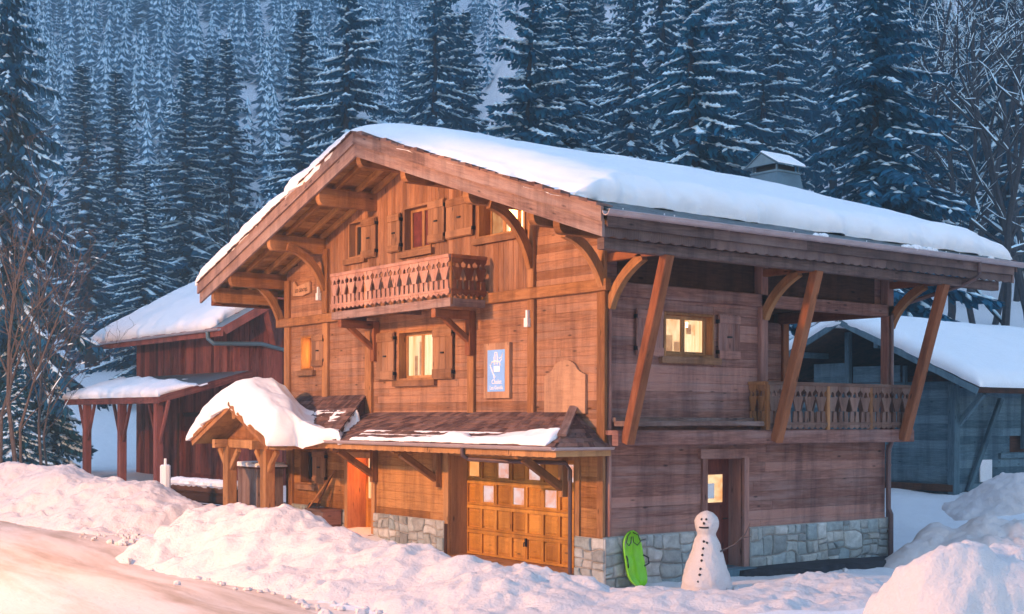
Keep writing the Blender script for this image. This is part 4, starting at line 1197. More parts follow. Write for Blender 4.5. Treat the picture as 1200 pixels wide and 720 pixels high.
# ------------------------------------------------------------------ porch roof over the left end
pr_x, pr_z, py0 = -10.65, 3.30, -2.25
pe = [(-12.75, 2.42), (-8.62, 2.40)]
porch = MB()
for xe, ze in pe:
    porch.hexa([(pr_x, py0 + .06, pr_z - .08), (xe, py0 + .06, ze - .08), (pr_x, .0, pr_z - .08), (xe, .0, ze - .08), (pr_x, py0 + .06, pr_z), (xe, py0 + .06, ze), (pr_x, .0, pr_z), (xe, .0, ze)])
porch_o = porch.build('porch_roof', M['soffit'], chalet)
ps = MB()
shingles(ps, (pr_x, py0 + .1, pr_z + .005), (pr_x, -.03, pr_z + .005), (-8.62, -.03, 2.405), (-8.62, py0 + .1, 2.405), 10)
ps.build('shingles', M['shingle'], porch_o)
for xe, ze in pe:
    b = MB(); b.beam((pr_x, py0 + .02, pr_z - .03), (xe, py0 + .02, ze - .03), .05, .2, ch=.006); b.beam((pr_x, py0 - .02, pr_z + .03), (xe, py0 - .02, ze + .03), .04, .1, ch=.006)
    b.build('barge_board', M['beam'], porch_o)
for xx in (-11.75, -9.75):
    part_beam('porch_post', (xx, -1.7, .0), (xx, -1.7, 2.30), .26, .26, 'pale_trim', (1, 0, 0), .02, porch_o)
    b = MB()
    for s in (-1, 1): b.beam((xx + s * .1, -1.72, 1.78), (xx + s * .52, -1.72, 2.22), .1, .13)
    b.build('brace', M['pale_trim'], porch_o)
    part_beam('porch_beam', (xx, py0 + .12, 2.36), (xx, .0, 2.36), .16, .2, 'pale_trim', parent=porch_o)
part_beam('porch_beam', (-12.55, -1.7, 2.36), (-8.7, -1.7, 2.36), .18, .2, 'pale_trim', parent=porch_o)
part_beam('porch_beam', (pr_x, py0 + .12, 3.05), (pr_x, .0, 3.05), .16, .2, 'pale_trim', parent=porch_o)
gb = MB(); gb.prism([(-12.1, -1.62, 2.46), (-9.2, -1.62, 2.46), (pr_x, -1.62, 3.18)], [(-12.1, -1.58, 2.46), (-9.2, -1.58, 2.46), (pr_x, -1.58, 3.18)]); gb.build('gable_boards', M['beam'], porch_o)
vs = MB()
shingles(vs, (-11.35, -.03, 3.50), (-8.15, -.03, 3.50), (-7.35, -1.2, 2.66), (-11.0, -1.2, 2.58), 9)
vs.hexa([(-11.3, -1.18, 2.52), (-7.45, -1.18, 2.58), (-11.3, -.03, 3.40), (-8.2, -.03, 3.40), (-11.3, -1.18, 2.56), (-7.45, -1.18, 2.63), (-11.3, -.03, 3.47), (-8.2, -.03, 3.47)], .3)
vs.prism([(-8.2, -.03, 3.0), (-8.15, -.03, 3.47), (-7.45, -1.15, 2.62)], [(-8.25, -.03, 3.0), (-8.2, -.03, 3.47), (-7.5, -1.15, 2.62)], .3)
vs.build('shingles', M['shingle'], porch_o)
def zporch(X, Y):
    s = np.where(X < pr_x, (pr_z - 2.42) / (pr_x + 12.75), (pr_z - 2.40) / (-8.62 - pr_x))
    return pr_z - s * np.sqrt((X - pr_x) ** 2 + .12) + .06
snow_cover('porch_snow', -12.85, -8.4, py0 - .06, -.5, lambda X, Y: np.maximum(zporch(X, Y), np.where(X > -11.3, np.where(X > -8.2 - .667 * Y, 3.02 + Y * .5, 2.60 + (Y + 1.2) * .78), 0) + .03), .68, .50, 54, 34, .12, porch_o, seed=23, und=.05, flare=.08, lump_=.05,
           x1f=lambda Y: -8.45 + 1.4 * sst(-1.75, -1.1, Y), mask=lambda X, Y: 1.12 - 1.3 * sst(-1.35, -.25, Y + .22 * fbm(X * 1.6, Y * 1.6, 3, 4) + .20 * (X - pr_x)))
# ------------------------------------------------------------------ red shed with a lean-to roof
shed = thing('shed', (-25.5, 7.0, .3), 'dark red plank shed with a snowy lean-to roof on posts', 'shed')
sh0, sh1, sy0, sy1 = -30.0, -21.25, 3.0, 13.2
def vplanks(mb, plane, c, sg, a0, a1, z0, z1, bw, holes=(), top=None):
    boards(mb, plane, c, sg, a0, a1, z0, z1, bw, holes, vertical=True, top=top)
ridge_y, ridge_z = 8.1, 9.30
szt = lambda y: ridge_z - .58 * abs(y - ridge_y)
w = MB()
w2 = MB(); w2.box(sh0 + .1, sh1 - .1, sy0 + .1, sy1 - .1, .0, 5.9, .3); w2.build('wall_core', M['dark_wood'], shed)
vplanks(w, 'y', sy0, -1, sh0, sh1, .0, 6.35, .21, ((-25.9, -22.0, .0, 3.02),))
vplanks(w, 'x', sh1, 1, sy0, sy1, .0, 9, .17, top=lambda a: float(szt(a)) - .1)
vplanks(w, 'x', sh0, -1, sy0, sy1, .0, 9, .3, top=lambda a: float(szt(a)) - .1)
w.build('wall', M['red_barn'], shed)
dr = MB()
for i in range(9): dr.box(-25.88 + i * .43, -25.88 + (i + 1) * .43 - .012, sy0 - .02, sy0 + .02, .5, 3.0)
dro = dr.build('door', M['red_barn'], shed)
b = MB()
for z in (.9, 2.5): b.box(-25.8, -22.1, sy0 - .05, sy0 - .021, z, z + .18)
b.build('door_batten', M['red_door'], dro)
b = MB(); b.box(-26.05, -25.9, sy0 - .07, sy0 - .0, .3, 3.12); b.box(-22.0, -21.85, sy0 - .07, sy0, .3, 3.12); b.box(-25.9, -22.0, sy0 - .068, sy0, 3.02, 3.15); b.build('door_frame', M['dark_wood'], shed)
for x in (-25.6, -21.33): part_beam('corner_post', (x, sy0 - .08, .2 if x < -22 else 3.4), (x, sy0 - .08, 5.9), .16, .12, 'red_barn', (1, 0, 0), parent=shed)
rf = MB()
rx0, rx1 = -31.9, -20.45
for yy, sg in ((2.1, 1), (14.1, -1)):
    z0 = szt(yy)
    rf.hexa([(rx0, yy, z0 - .12), (rx1, yy, z0 - .12), (rx0, ridge_y, ridge_z - .12), (rx1, ridge_y, ridge_z - .12), (rx0, yy, z0), (rx1, yy, z0), (rx0, ridge_y, ridge_z), (rx1, ridge_y, ridge_z)], .4)
sro = rf.build('roof', M['zinc'], shed)
b = MB(); b.box(rx0, rx1 + .02, 2.02, 2.08, szt(2.1) - .3, szt(2.1) - .02); b.beam((rx1 + .02, 2.1, szt(2.1) - .14), (rx1 + .02, ridge_y, ridge_z - .14), .05, .26, ch=.006); b.build('fascia', M['red_barn'], sro)
b = MB(); half_gutter(b, (rx0 + .2, 1.94, szt(2.1) - .06), (rx1, 1.94, szt(2.1) - .06), .08, (0, -1, 0)); b.build('gutter', M['gutter'], sro)
b = MB(); b.tube([(-21.3, 1.94, szt(2.1) - .1), (-21.3, 1.96, szt(2.1) - .35), (-21.2, 2.1, szt(2.1) - .5), (-20.9, 3.6, 5.35), (-20.6, 6.6, 4.7), (-20.6, 6.6, 1.0)], .07, 9); b.build('downpipe', M['zinc'], sro)
for yy in (3.6, 6.2): part_beam('roof_bracket', (-21.2, yy + .6, szt(yy) - 1.3), (-20.55, yy, szt(yy) - .25), .2, .24, 'red_barn', parent=shed)
snow_cover('roof_snow', rx0 - .1, rx1 - 1.0, 2.02, 14.1, lambda X, Y: ridge_z - .58 * np.sqrt((Y - ridge_y) ** 2 + .3), .42, .42, 44, 50, .22, sro, seed=51, und=.10, flare=.10, lump_=.04)
# lean-to
lx0, lx1, ly0, lz0, lz1 = -28.9, -20.35, 0.0, 3.62, 4.46
b = MB(); b.hexa([(lx0, ly0, lz0 - .1), (lx1, ly0, lz0 - .1), (lx0, sy0 - .1, lz1 - .1), (lx1, sy0 - .1, lz1 - .1), (lx0, ly0, lz0), (lx1, ly0, lz0), (lx0, sy0 - .1, lz1), (lx1, sy0 - .1, lz1)], .4)
lro = b.build('lean_to_roof', M['zinc'], shed)
b = MB(); b.beam((lx1 + .03, ly0 - .05, lz0 - .10), (lx1 + .03, sy0, lz1 - .10), .07, .22, ch=.01); b.beam((lx0 - .0, ly0 - .03, lz0 - .12), (lx1, ly0 - .03, lz0 - .12), .06, .2, ch=.01); b.build('fascia', M['red_barn'], lro)
snow_cover('roof_snow', lx0 - .1, lx1 + .02, ly0 - .1, sy0 - .75, lambda X, Y: lz0 + (Y - ly0) * .28 + .02, .26, .22, 40, 16, .16, lro, seed=61, und=.1, flare=.06, lump_=.04, mask=lambda X, Y: 1.5 - 1.6 * sst(.8, 1.9, Y + .12 * (X + 24) + .5 * fbm(X, Y, 2, 4)))
for xx in (-27.1, -23.8, -20.75):
    p_ = part_beam('canopy_post', (xx, .12, .3), (xx, .12, 3.5), .24, .24, 'red_barn', (1, 0, 0), .02, shed)
    b = MB()
    for s in (-1, 1): b.beam((xx + s * .08, .12, 2.2), (xx + s * .78, .12, 3.48), .09, .11)
    b.build('brace', M['red_barn'], p_)

# ------------------------------------------------------------------ grey-blue barn on the right
barn = thing('barn', (-8.5, 22.0, .7), 'old weathered grey plank barn with a thick layer of roof snow', 'barn')
bx, by0, by1, bap, bridge = -5.05, 17.8, 27.5, -8.5, 6.05
bzt = lambda x: bridge - .455 * abs(x - bap)
b = MB(); b.box(-11.8, bx - .1, by0 + .5, by1 - .1, .0, 4.3, .3); b.build('wall_core', M['dark_wood'], barn)
b = MB()
boards(b, 'y', by0, -1, -12.0, bx, .4, 4.1, .24, ((-12.0, -9.4, .4, 1.0),))
for a0, a1, z0, z1 in ((-10.2, -8.95, 4.12, 4.75), (-8.65, -6.9, 4.12, 4.62)): boards(b, 'y', by0, -1, a0, a1, z0, z1, .21)
boards(b, 'x', bx, 1, by0, by1, .4, 3.9, .23, ((20.6, 22.2, 2.0, 2.5), (22.8, 25.0, 1.2, 1.25)))
b.build('wall', M['grey_barn'], barn)
for p, q, ww in (((bx + .03, by0 - .05, .3), (bx + .03, by0 - .05, 4.0), .28), ((-8.8, by0 - .06, 3.0), (-8.8, by0 - .06, 5.7), .2), ((-6.7, by0 - .05, 3.2), (-6.7, by0 - .05, 4.6), .13), ((bx + .06, 21.3, 2.1), (bx + .06, 21.3, 3.8), .18), ((bx + .06, 24.3, .8), (bx + .06, 24.3, 2.0), .16)):
    part_beam('wall_post', p, q, ww, ww * .8, 'grey_barn', (1, 0, 0), parent=barn)
part_beam('brace', (bx + .1, by0 + .55, .9), (bx + .3, by0 + 1.9, 3.6), .14, .14, 'grey_barn', parent=barn)
b = MB(); b.box(bx + .04, bx + .08, 19.0, 19.6, 1.15, 1.8); b.build('hatch', M['white_plastic'], barn)
part_beam('sill_beam', (-12, by0 - .12, 1.0), (bx + .1, by0 - .12, 1.0), .2, .2, 'dark_wood', parent=barn)
part_beam('sill_beam', (bx + .06, 20, 1.9), (bx + .06, by1, 1.9), .12, .16, 'grey_barn', parent=barn)
b = MB()
for xe in (-3.72, -13.2):
    b.hexa([(bap, by0 - .85, bridge - .14), (xe, by0 - .85, bzt(xe) - .14), (bap, by1 + .6, bridge - .14), (xe, by1 + .6, bzt(xe) - .14), (bap, by0 - .85, bridge), (xe, by0 - .85, bzt(xe)), (bap, by1 + .6, bridge), (xe, by1 + .6, bzt(xe))], .4)
bro = b.build('roof', M['dark_wood'], barn)
b = MB()
for xe in (-3.7, -13.2): b.beam((bap, by0 - .88, bridge - .08), (xe, by0 - .88, bzt(xe) - .08), .06, .18, ch=.006)
b.build('barge_board', M['grey_barn'], bro)
for x in (-10.2, -7.2, -5.6): part_beam('purlin', (x, by0 - .8, bzt(x) - .25), (x, by0 + .6, bzt(x) - .25), .16, .18, 'grey_barn', parent=bro)
part_beam('roof_bracket', (bx + .06, by0 + .15, 2.85), (-4.15, by0 + .1, 3.75), .14, .16, 'grey_barn', parent=barn)
snow_cover('roof_snow', -13.3, -3.66, by0 - .9, by1 + .6, lambda X, Y: bridge - .455 * np.sqrt((X - bap) ** 2 + .4) + .08, .42, .36, 50, 40, .05, bro, seed=71, und=.06, flare=.04)

# ------------------------------------------------------------------ snowman
sm = thing('snowman', (1.3, 1.25, .0), 'snowman with coal eyes and one stick arm beside the red door', 'snowman')
prof = [(0, .60), (.12, .62), (.3, .55), (.5, .46), (.68, .37), (.80, .335), (.88, .29), (.935, .215), (.98, .20), (1.02, .225), (1.10, .262), (1.20, .268), (1.28, .23), (1.345, .15), (1.375, .06)]
prof = [(a_, b_ * (.70 if a_ < .93 else .78)) for a_, b_ in prof]
zz = np.linspace(0, 1.375, 48); rr = np.interp(zz, [p[0] for p in prof], [p[1] for p in prof])
K = 40; th = np.linspace(0, 2 * math.pi, K, endpoint=False)
RR = rr[:, None] * (1 + .20 * fbm(th[None, :] * 1.6 + 0 * zz[:, None], zz[:, None] * 5, 3, 90) * (np.minimum(th, 2 * math.pi - th)[None, :] * .3).clip(0, 1) + .075 * fbm(np.cos(th)[None, :] * 4 + zz[:, None] * 7, np.sin(th)[None, :] * 4, 3, 91))
V = np.stack([1.3 + RR * np.cos(th), 1.25 + RR * np.sin(th), np.repeat(zz[:, None], K, 1)], -1).reshape(-1, 3)
V = np.concatenate([V, [[1.3, 1.25, 1.385]]])
idx = np.arange(48 * K).reshape(48, K); q = np.stack([idx[:-1], np.roll(idx[:-1], -1, 1), np.roll(idx[1:], -1, 1), idx[1:]], -1).reshape(-1, 4)
capq = np.stack([idx[-1], np.roll(idx[-1], -1), np.full(K, 48 * K), np.full(K, 48 * K)], -1)
me_o = np_mesh('body', V, q, M['bank'], sm, smooth=True)
c_ = MB()
for k in range(K): c_.face([V[47 * K + k], V[47 * K + (k + 1) % K], V[-1]])
c_.build('head_top', M['bank'], sm, smooth=True)
FA = math.atan2(-.86, .50)                        # facing the road
def onman(da, z, push=.0):
    a = FA + da; r = float(np.interp(z, [p[0] for p in prof], [p[1] for p in prof])) + push
    return np.array([1.3 + r * math.cos(a), 1.25 + r * math.sin(a), z])
for nm, pts, r in (('eye', [(-.22, 1.245), (.22, 1.245)], .024), ('nose', [(0.02, 1.175)], .026), ('button', [(.02, .86), (.0, .74), (-.02, .63), (-.03, .54), (-.05, .40), (-.06, .30), (-.1, .18)], .026), ('stone', [(.28, .84)], .024)):
    for da, z in pts:
        m_ = MB(); lump(m_, onman(da, z), r * .92); m_.build(nm, M['coal'], sm, smooth=True)
m_ = MB(); m_.tube([onman(d_, 1.10 + .25 * d_ * d_ * .1, .006) for d_ in np.linspace(-.38, .42, 9)], .016, 6); m_.build('mouth', M['coal'], sm)
p0 = onman(1.35, .66, -.05); m_ = MB(); m_.tube([p0, p0 + np.array([.20, .19, .14]), p0 + np.array([.36, .30, .33]), p0 + np.array([.40, .38, .52])], [.016, .014, .011, .006], 6); m_.tube([p0 + np.array([.30, .26, .26]), p0 + np.array([.45, .36, .30])], [.009, .004], 5); m_.build('stick_arm', M['twig'], sm)

# ------------------------------------------------------------------ lime green sled leaning on the stone base
sled = thing('sled', (.3, .52, .0), 'lime green plastic bob sled leaning upright on the stone base', 'sled')
n = 26; L_ = 1.0; rows = np.linspace(0, 1, n)
hw = .225 * np.power(np.clip(1 - np.abs(rows * 2 - 1) ** 4.2, .0, 1), .5) * (1 - .08 * rows); hw = np.maximum(hw, .035)
cs = [(-1.0, .0), (-1.06, .03), (-.98, .045), (-.86, .02), (-.72, -.07), (-.35, -.085), (-.22, -.055), (.22, -.055), (.35, -.085), (.72, -.07), (.86, .02), (.98, .045), (1.06, .03), (1.0, .0)]
base0 = np.array([.36, .52, .0]); upv = np.array([-.22, -.03, .97]); upv /= np.linalg.norm(upv); nv = np.array([.97, 0, .22]); sv = np.array([0, 1, 0.])
V = []
for i, r in enumerate(rows):
    lift = .06 * (abs(r * 2 - 1) ** 3)
    dish = 1 - abs(r * 2 - 1) ** 5
    for sx_, dz in cs: V.append(base0 + upv * r * L_ + sv * sx_ * hw[i] + nv * (dz * (dish if dz < 0 else 1) + lift - .02 + (.02 * math.sin(r * 19) if abs(sx_) < .3 else 0)))
K = len(cs); idx = np.arange(n * K).reshape(n, K)
q = np.stack([idx[:-1, :-1], idx[:-1, 1:], idx[1:, 1:], idx[1:, :-1]], -1).reshape(-1, 4)
o = np_mesh('body', np.array(V), q, M['lime'], sled, smooth=True)
sm_ = o.modifiers.new('thick', 'SOLIDIFY'); sm_.thickness = .012
def sp(r, s, d): return base0 + upv * r * L_ + sv * s + nv * d
for s in (-1, 1):
    m_ = MB(); m_.tube([sp(.36, s * .19, .02), sp(.40, s * .25, .09), sp(.50, s * .25, .10), sp(.56, s * .20, .03)], .014, 7); m_.build('handle', M['black'], sled)
    m_ = MB(); m_.tube([sp(.97, s * .03, .05), sp(.92, s * .12, .07), sp(.80, s * .17, .05), sp(.74, s * .10, .03), sp(.80, s * .03, .02), sp(.9, s * .02, .04)], .009, 6); m_.build('cord', M['black'], sled)

# ------------------------------------------------------------------ things on the walls
def text(name, body, size, loc, m, parent, plane='y', ext=.003, sx=1.0):
    cu = bpy.data.curves.new(name, 'FONT'); cu.body = body; cu.size = size; cu.align_x = 'CENTER'; cu.align_y = 'CENTER'; cu.extrude = ext
    tmp = bpy.data.objects.new('tmp', cu); COL.objects.link(tmp)
    bpy.context.view_layer.update()
    me = bpy.data.meshes.new_from_object(tmp.evaluated_get(bpy.context.evaluated_depsgraph_get()))
    bpy.data.objects.remove(tmp)
    me.transform(Matrix.Translation(Vector(loc)) @ Matrix.Rotation(R(90), 4, 'X') @ Matrix.Diagonal((sx, 1, 1, 1)))
    me.materials.clear(); me.materials.append(M[m])
    return link(name, me, parent)
sg = thing('poster_board', (-3.13, -.06, 3.39), 'tall blue poster in a pale wooden frame on the chalet wall', 'sign')
m_ = MB(); m_.box(-3.55, -2.71, -.075, -.01, 3.38, 4.46, .6); m_.build('frame', M['pine'], sg)
m_ = MB(); m_.box(-3.42, -2.85, -.08, -.076, 3.51, 4.33); m_.build('panel', M['poster_blue'], sg)
text('lettering', 'Chalet', .125, (-3.11, -.083, 3.70), 'poster_white', sg)
text('lettering', 'Les Gentils', .105, (-3.12, -.083, 3.585), 'poster_white', sg, sx=.92)
em = MB()
def stroke(pts, r):
    em.tube([(x, -.083, z) for x, z in pts], r, 6)
cx_, cz_ = -3.13, 4.06
stroke([(cx_ - .05, cz_ - .02), (cx_ - .06, cz_ + .12), (cx_ - .03, cz_ + .22), (cx_ + .03, cz_ + .22), (cx_ + .06, cz_ + .12), (cx_ + .05, cz_ - .02)], .012)
stroke([(cx_, cz_ - .02), (cx_, cz_ + .18)], .008)
stroke([(cx_ - .15, cz_ + .02), (cx_ - .18, cz_ - .06), (cx_ - .12, cz_ - .16), (cx_ - .02, cz_ - .27)], .010)
stroke([(cx_ - .20, cz_ - .02), (cx_ - .13, cz_ - .12), (cx_ - .05, cz_ - .30)], .008)
stroke([(cx_ + .1, cz_ + .02), (cx_ + .19, cz_ + .08), (cx_ + .22, cz_ + .2), (cx_ + .17, cz_ + .12), (cx_ + .12, cz_ + .1)], .010)
stroke([(cx_ - .14, cz_ + .03), (cx_ - .02, cz_ + .05), (cx_ + .12, cz_ + .03), (cx_ + .14, cz_ - .04)], .013)
em.box(cx_ - .07, cx_ + .12, -.084, -.081, cz_ - .16, cz_ - .05)
em.build('emblem', M['poster_white'], sg)

sg = thing('name_sign', (-11.2, -.05, 5.98), 'small pale name board high under the left eave', 'sign')
m_ = MB(); pts = [(-11.68, 6.00), (-11.2, 5.97), (-10.80, 6.03), (-10.82, 6.30), (-11.45, 6.22), (-11.62, 6.36), (-11.69, 6.32)]
m_.prism([(x, -.07, z) for x, z in pts], [(x, -.02, z) for x, z in pts][:], .9); m_.build('board', M['pine'], sg)
text('lettering', 'LES GENTILS', .125, (-11.24, -.073, 6.11), 'dark_wood', sg, sx=.92)

m_ = MB(); n = 14; pts = [(-1.64, 3.08), (-.46, 3.08), (-.46, 3.78), (-.62, 3.84)] + [(-1.05 + .36 * math.cos(a), 3.84 + .22 * math.sin(a)) for a in np.linspace(.25, math.pi - .25, n)] + [(-1.48, 3.84), (-1.64, 3.78)]
m_.prism([(x, -.055, z) for x, z in pts], [(x, -.004, z) for x, z in pts], .75)
tag(m_.build('arched_board', M['pine'], None), 'bare wooden board with an arched top on the facade', 'board')
def wl(x, z, label):
    t_ = thing('wall_lamp', (x, -.05, z), label, 'lamp', 'outdoor wall lamps')
    m_ = MB(); m_.box(x - .055, x + .055, -.15, -.06, z, z + .17); m_.build('housing', M['white_plastic'], t_)
    m_ = MB(); m_.box(x - .03, x + .03, -.13, -.07, z + .171, z + .32); m_.build('stem', M['white_plastic'], t_)
wl(-2.10, 4.72, 'small white wall lamp above the blue poster')
wl(-10.30, 5.80, 'small white wall lamp left of the attic balcony')

# ------------------------------------------------------------------ under the porch and around the shed
bn = thing('storage_cabinet', (-12.3, -.5, .3), 'tall grey wooden cabinet with snow on top under the porch', 'cabinet')
m_ = MB()
for i in range(5): m_.box(-12.9 + i * .22, -12.9 + (i + 1) * .22 - .006, -.95, -.25, .25, 1.72)
m_.build('body', M['weathered'], bn)
m_ = MB(); m_.box(-12.98, -11.72, -1.0, -.2, 1.72, 1.78); m_.build('lid', M['dark_wood'], bn)
snow_cover('snow', -13.0, -11.7, -1.02, -.2, lambda X, Y: 0 * X + 1.785, .10, .09, 16, 10, .03, bn, seed=81)
bc = thing('wooden_chest', (-9.7, -.4, .3), 'low wooden chest by the glowing orange doorway', 'chest')
m_ = MB(); m_.box(-9.86, -9.14, -.62, -.12, .32, .50); m_.box(-9.86, -9.14, -.60, -.12, .51, .82); m_.build('body', M['eave'], bc)
m_ = MB(); m_.box(-9.9, -9.12, -.66, -.1, .822, .87); m_.build('lid', M['eave'], bc)
m_ = MB(); m_.box(-9.78, -9.70, -.64, -.605, .34, .82); m_.build('strap', M['dark_wood'], bc)
sv_ = thing('snow_shovel', (-10.35, -.3, .4), 'black snow shovel leaning beside the wooden chest', 'shovel')
V = []
for i in range(8):
    for j in range(9):
        a_, b_ = i / 7, j / 8 - .5
        V.append((-9.83 + b_ * .52 + .08 * a_, -.72 + .30 * a_ + .24 * (2 * b_) ** 2 * (.4 + .6 * a_) * -.5 + .05, .42 + .56 * a_))
idx = np.arange(72).reshape(8, 9); q = np.stack([idx[:-1, :-1], idx[:-1, 1:], idx[1:, 1:], idx[1:, :-1]], -1).reshape(-1, 4)
o = np_mesh('blade', V, q, M['black'], sv_, smooth=True); md = o.modifiers.new('thick', 'SOLIDIFY'); md.thickness = .014
m_ = MB(); m_.tube([(-9.75, -.44, .9), (-9.60, -.06, 1.72)], .018, 8); m_.build('handle', M['dark_wood'], sv_)
bm_ = thing('broom', (-10.0, -.65, .4), 'broom with a yellow handle leaning on the wall below the shutter', 'broom')
m_ = MB(); m_.tube([(-9.98, -.78, .55), (-9.55, -.06, 1.75)], .02, 8); m_.build('handle', M['pale_trim'], bm_)
m_ = MB(); m_.prism([(-10.12, -.84, .42), (-9.88, -.84, .42), (-9.88, -.74, .42), (-10.12, -.74, .42)], [(-10.06, -.81, .58), (-9.93, -.81, .58), (-9.93, -.76, .58), (-10.06, -.76, .58)]); m_.build('bristles', M['black'], bm_)

x, y, z = [float(v) for v in (CAM[0] + upx(194, 32.4) * RGT[0] + 32.4 * FWD[0], CAM[1] + upx(194, 32.4) * RGT[1] + 32.4 * FWD[1], zpx(572, 32.4))]
cn = thing('canister', (x, y, z), 'white canister with a narrow neck standing in the snowbank', 'canister')
m_ = MB(); 
def oct_(r, zz): return [(x + r * math.cos(a) * 1.0, y + r * math.sin(a) * .8, zz) for a in np.linspace(math.pi / 8, 2 * math.pi + math.pi / 8, 8, endpoint=False)]
m_.prism(oct_(.155, z - .2), oct_(.155, z + .52), .5); m_.prism(oct_(.155, z + .52), oct_(.11, z + .55), .5); m_.build('body', M['white_plastic'], cn)
m_ = MB(); m_.tube([(x, y, z + .55), (x, y, z + .70)], .035, 8); m_.build('neck', M['white_plastic'], cn)
lw = thing('low_wall', (-18.9, .5, .4), 'low dark log wall capped with snow in front of the red shed', 'wall')
p0, p1 = xy(upx(206, 36), 36), xy(upx(276, 33.5), 33.5)
m_ = MB()
for zc in (.55, .85, 1.10): m_.beam((p0[0], p0[1], zc), (p1[0], p1[1], zc), .3, .26, ch=.06)
m_.build('logs', M['dark_wood'], lw)
m_ = MB(); nn_ = 16
for i in range(nn_):
    f = (i + .5) / nn_; lump(m_, (p0[0] + (p1[0] - p0[0]) * f, p0[1] + (p1[1] - p0[1]) * f, 1.24), .28, (1, 1, .45))
tag(m_.build('snow', M['roof_snow'], lw, smooth=True), kind='stuff')
# ------------------------------------------------------------------ trees
def rot2(v, a):
    c, s = np.cos(a), np.sin(a)
    return np.stack([v[..., 0] * c - v[..., 1] * s, v[..., 0] * s + v[..., 1] * c, v[..., 2]], -1)

def fir_mesh(seed, Hh, Rm, nbr, snow=.6, droop=1.0, low=.06, tw=.24, dens=1.0, wide=.8, gap=.0):
    """drooping limbs of needle sprays in an irregular spiral, snow lying along the limbs"""
    g = np.random.default_rng(seed)
    QN, QT, SV = [], [], []
    lean = g.uniform(0, 6.28)
    loads = g.uniform(.5, 1.3, 40)
    for b in range(nbr):
        f = low + (1 - low) * ((b + g.uniform(0, 1)) / nbr) ** .88
        f = min(f, .985)
        az = b * 2.39996 + g.normal(0, .35)
        if g.random() < gap * (1 - f): continue
        Lm = Rm * (1 - f) ** wide * (1 + .18 * math.cos(az - lean))
        Lb = max(.22, Lm * g.uniform(.55, 1.18))
        z = Hh * f
        up = .45 * sst(.55, 1, f) - .06
        dr = droop * (.60 - .42 * f) * g.uniform(.6, 1.4)
        S = np.linspace(0, 1, 9)
        rad = Lb * S * (1 - .10 * dr * S)
        hz = z + Lb * (up * S - dr * S ** 1.5 + .30 * dr * S ** 4)
        bend = g.normal(0, .14) * Lb * S ** 2
        P = np.stack([rad * np.cos(az) - bend * np.sin(az), rad * np.sin(az) + bend * np.cos(az), hz], -1)
        nt = max(5, int(Lb / tw * dens))
        s = np.clip(np.linspace(.04, 1.0, nt) + g.normal(0, .02, nt), .02, 1)
        for side in (-1, 1, 0, 2):
            pi = np.stack([np.interp(s, S, P[:, c]) for c in range(3)], -1)
            tl = (Lb * .26 * (1 - s * .66) + .20) * g.uniform(.5, 1.25, nt)
            if side in (-1, 1): ang = az + side * g.uniform(.45, 1.2, nt); dz = -g.uniform(.15, .75, nt) * droop
            else: ang = az + g.normal(0, .7, nt); dz = -g.uniform(.9, 2.6, nt)
            d = np.stack([np.cos(ang), np.sin(ang), dz], -1); d /= np.linalg.norm(d, axis=1)[:, None]
            sd = np.stack([-np.sin(ang), np.cos(ang), 0 * ang], -1)
            wv = (.04 + .10 * tl)[:, None]
            tip = pi + d * tl[:, None]; mid = pi + d * (tl * .5)[:, None] + np.array([0, 0, .015])
            QN.append(np.stack([pi, mid + sd * wv, tip, mid - sd * wv], 1)); QT.append(g.uniform(.1, .9, nt) * (.5 + .5 * s))
            hang = np.stack([sd[:, 0] * .3, sd[:, 1] * .3, -np.ones(nt)], -1) * (wv * 2.4)
            QN.append(np.stack([pi, mid + .15 * hang, tip, mid + hang], 1)); QT.append(g.uniform(0, .7, nt) * (.5 + .5 * s))
            pk = g.random(nt) < snow * .34
            if pk.any() and side in (-1, 1):
                m = mid[pk] + np.array([0, 0, .03]); dd = d[pk]; ss = sd[pk]; l = tl[pk][:, None]
                SV.append((m - dd * l * .45, m + dd * l * .42, m + ss * wv[pk] * .85, m - ss * wv[pk] * .85, m + np.array([0, 0, 1.]) * (.04 + .05 * l), m - np.array([0, 0, .02])))
        # snow along the limb: overlapping pads, broken by gaps, heavier on some limbs
        load = snow * loads[b % 40]
        ns = max(3, int(Lb / .30)); e = np.linspace(.14, 1.0, ns + 1)
        for i in range(ns):
            if g.random() > load * (.70 + .7 * e[i]): continue
            pa = np.array([np.interp(e[i] - .05, S, P[:, c]) for c in range(3)]); pb = np.array([np.interp(min(1, e[i + 1] + .07), S, P[:, c]) for c in range(3)])
            m = (pa + pb) / 2; k_ = min(1, Lb / 1.6 + .3)
            w_ = g.uniform(.10, .26) * k_; h_ = g.uniform(.06, .16) * k_ * (.7 + .5 * load)
            ss = np.array([-math.sin(az), math.cos(az), 0]) * w_
            SV.append(tuple(q_[None, :] for q_ in (pa + [0, 0, .03], pb + [0, 0, .03], m + ss + [0, 0, .0], m - ss + [0, 0, .0], m + [0, 0, .04 + h_], m - [0, 0, .03])))
    Q = np.concatenate(QN); qt = np.concatenate(QT)
    SVn = [np.concatenate([s_[i] for s_ in SV]) for i in range(6)]
    A = np.stack(SVn, 1)                                        # n,6,3
    Q = np.nan_to_num(Q)
    # trunk
    mb = MB(); zs_ = np.linspace(-.8, Hh, 9)
    mb.tube([(g.normal(0, .03) * z * .1, g.normal(0, .03) * z * .1, z) for z in zs_], [max(.015, (.012 * Hh + .04) * max(0, 1 - max(z, 0) / Hh) ** .9) for z in zs_], 9)
    return mb, Q, qt, A

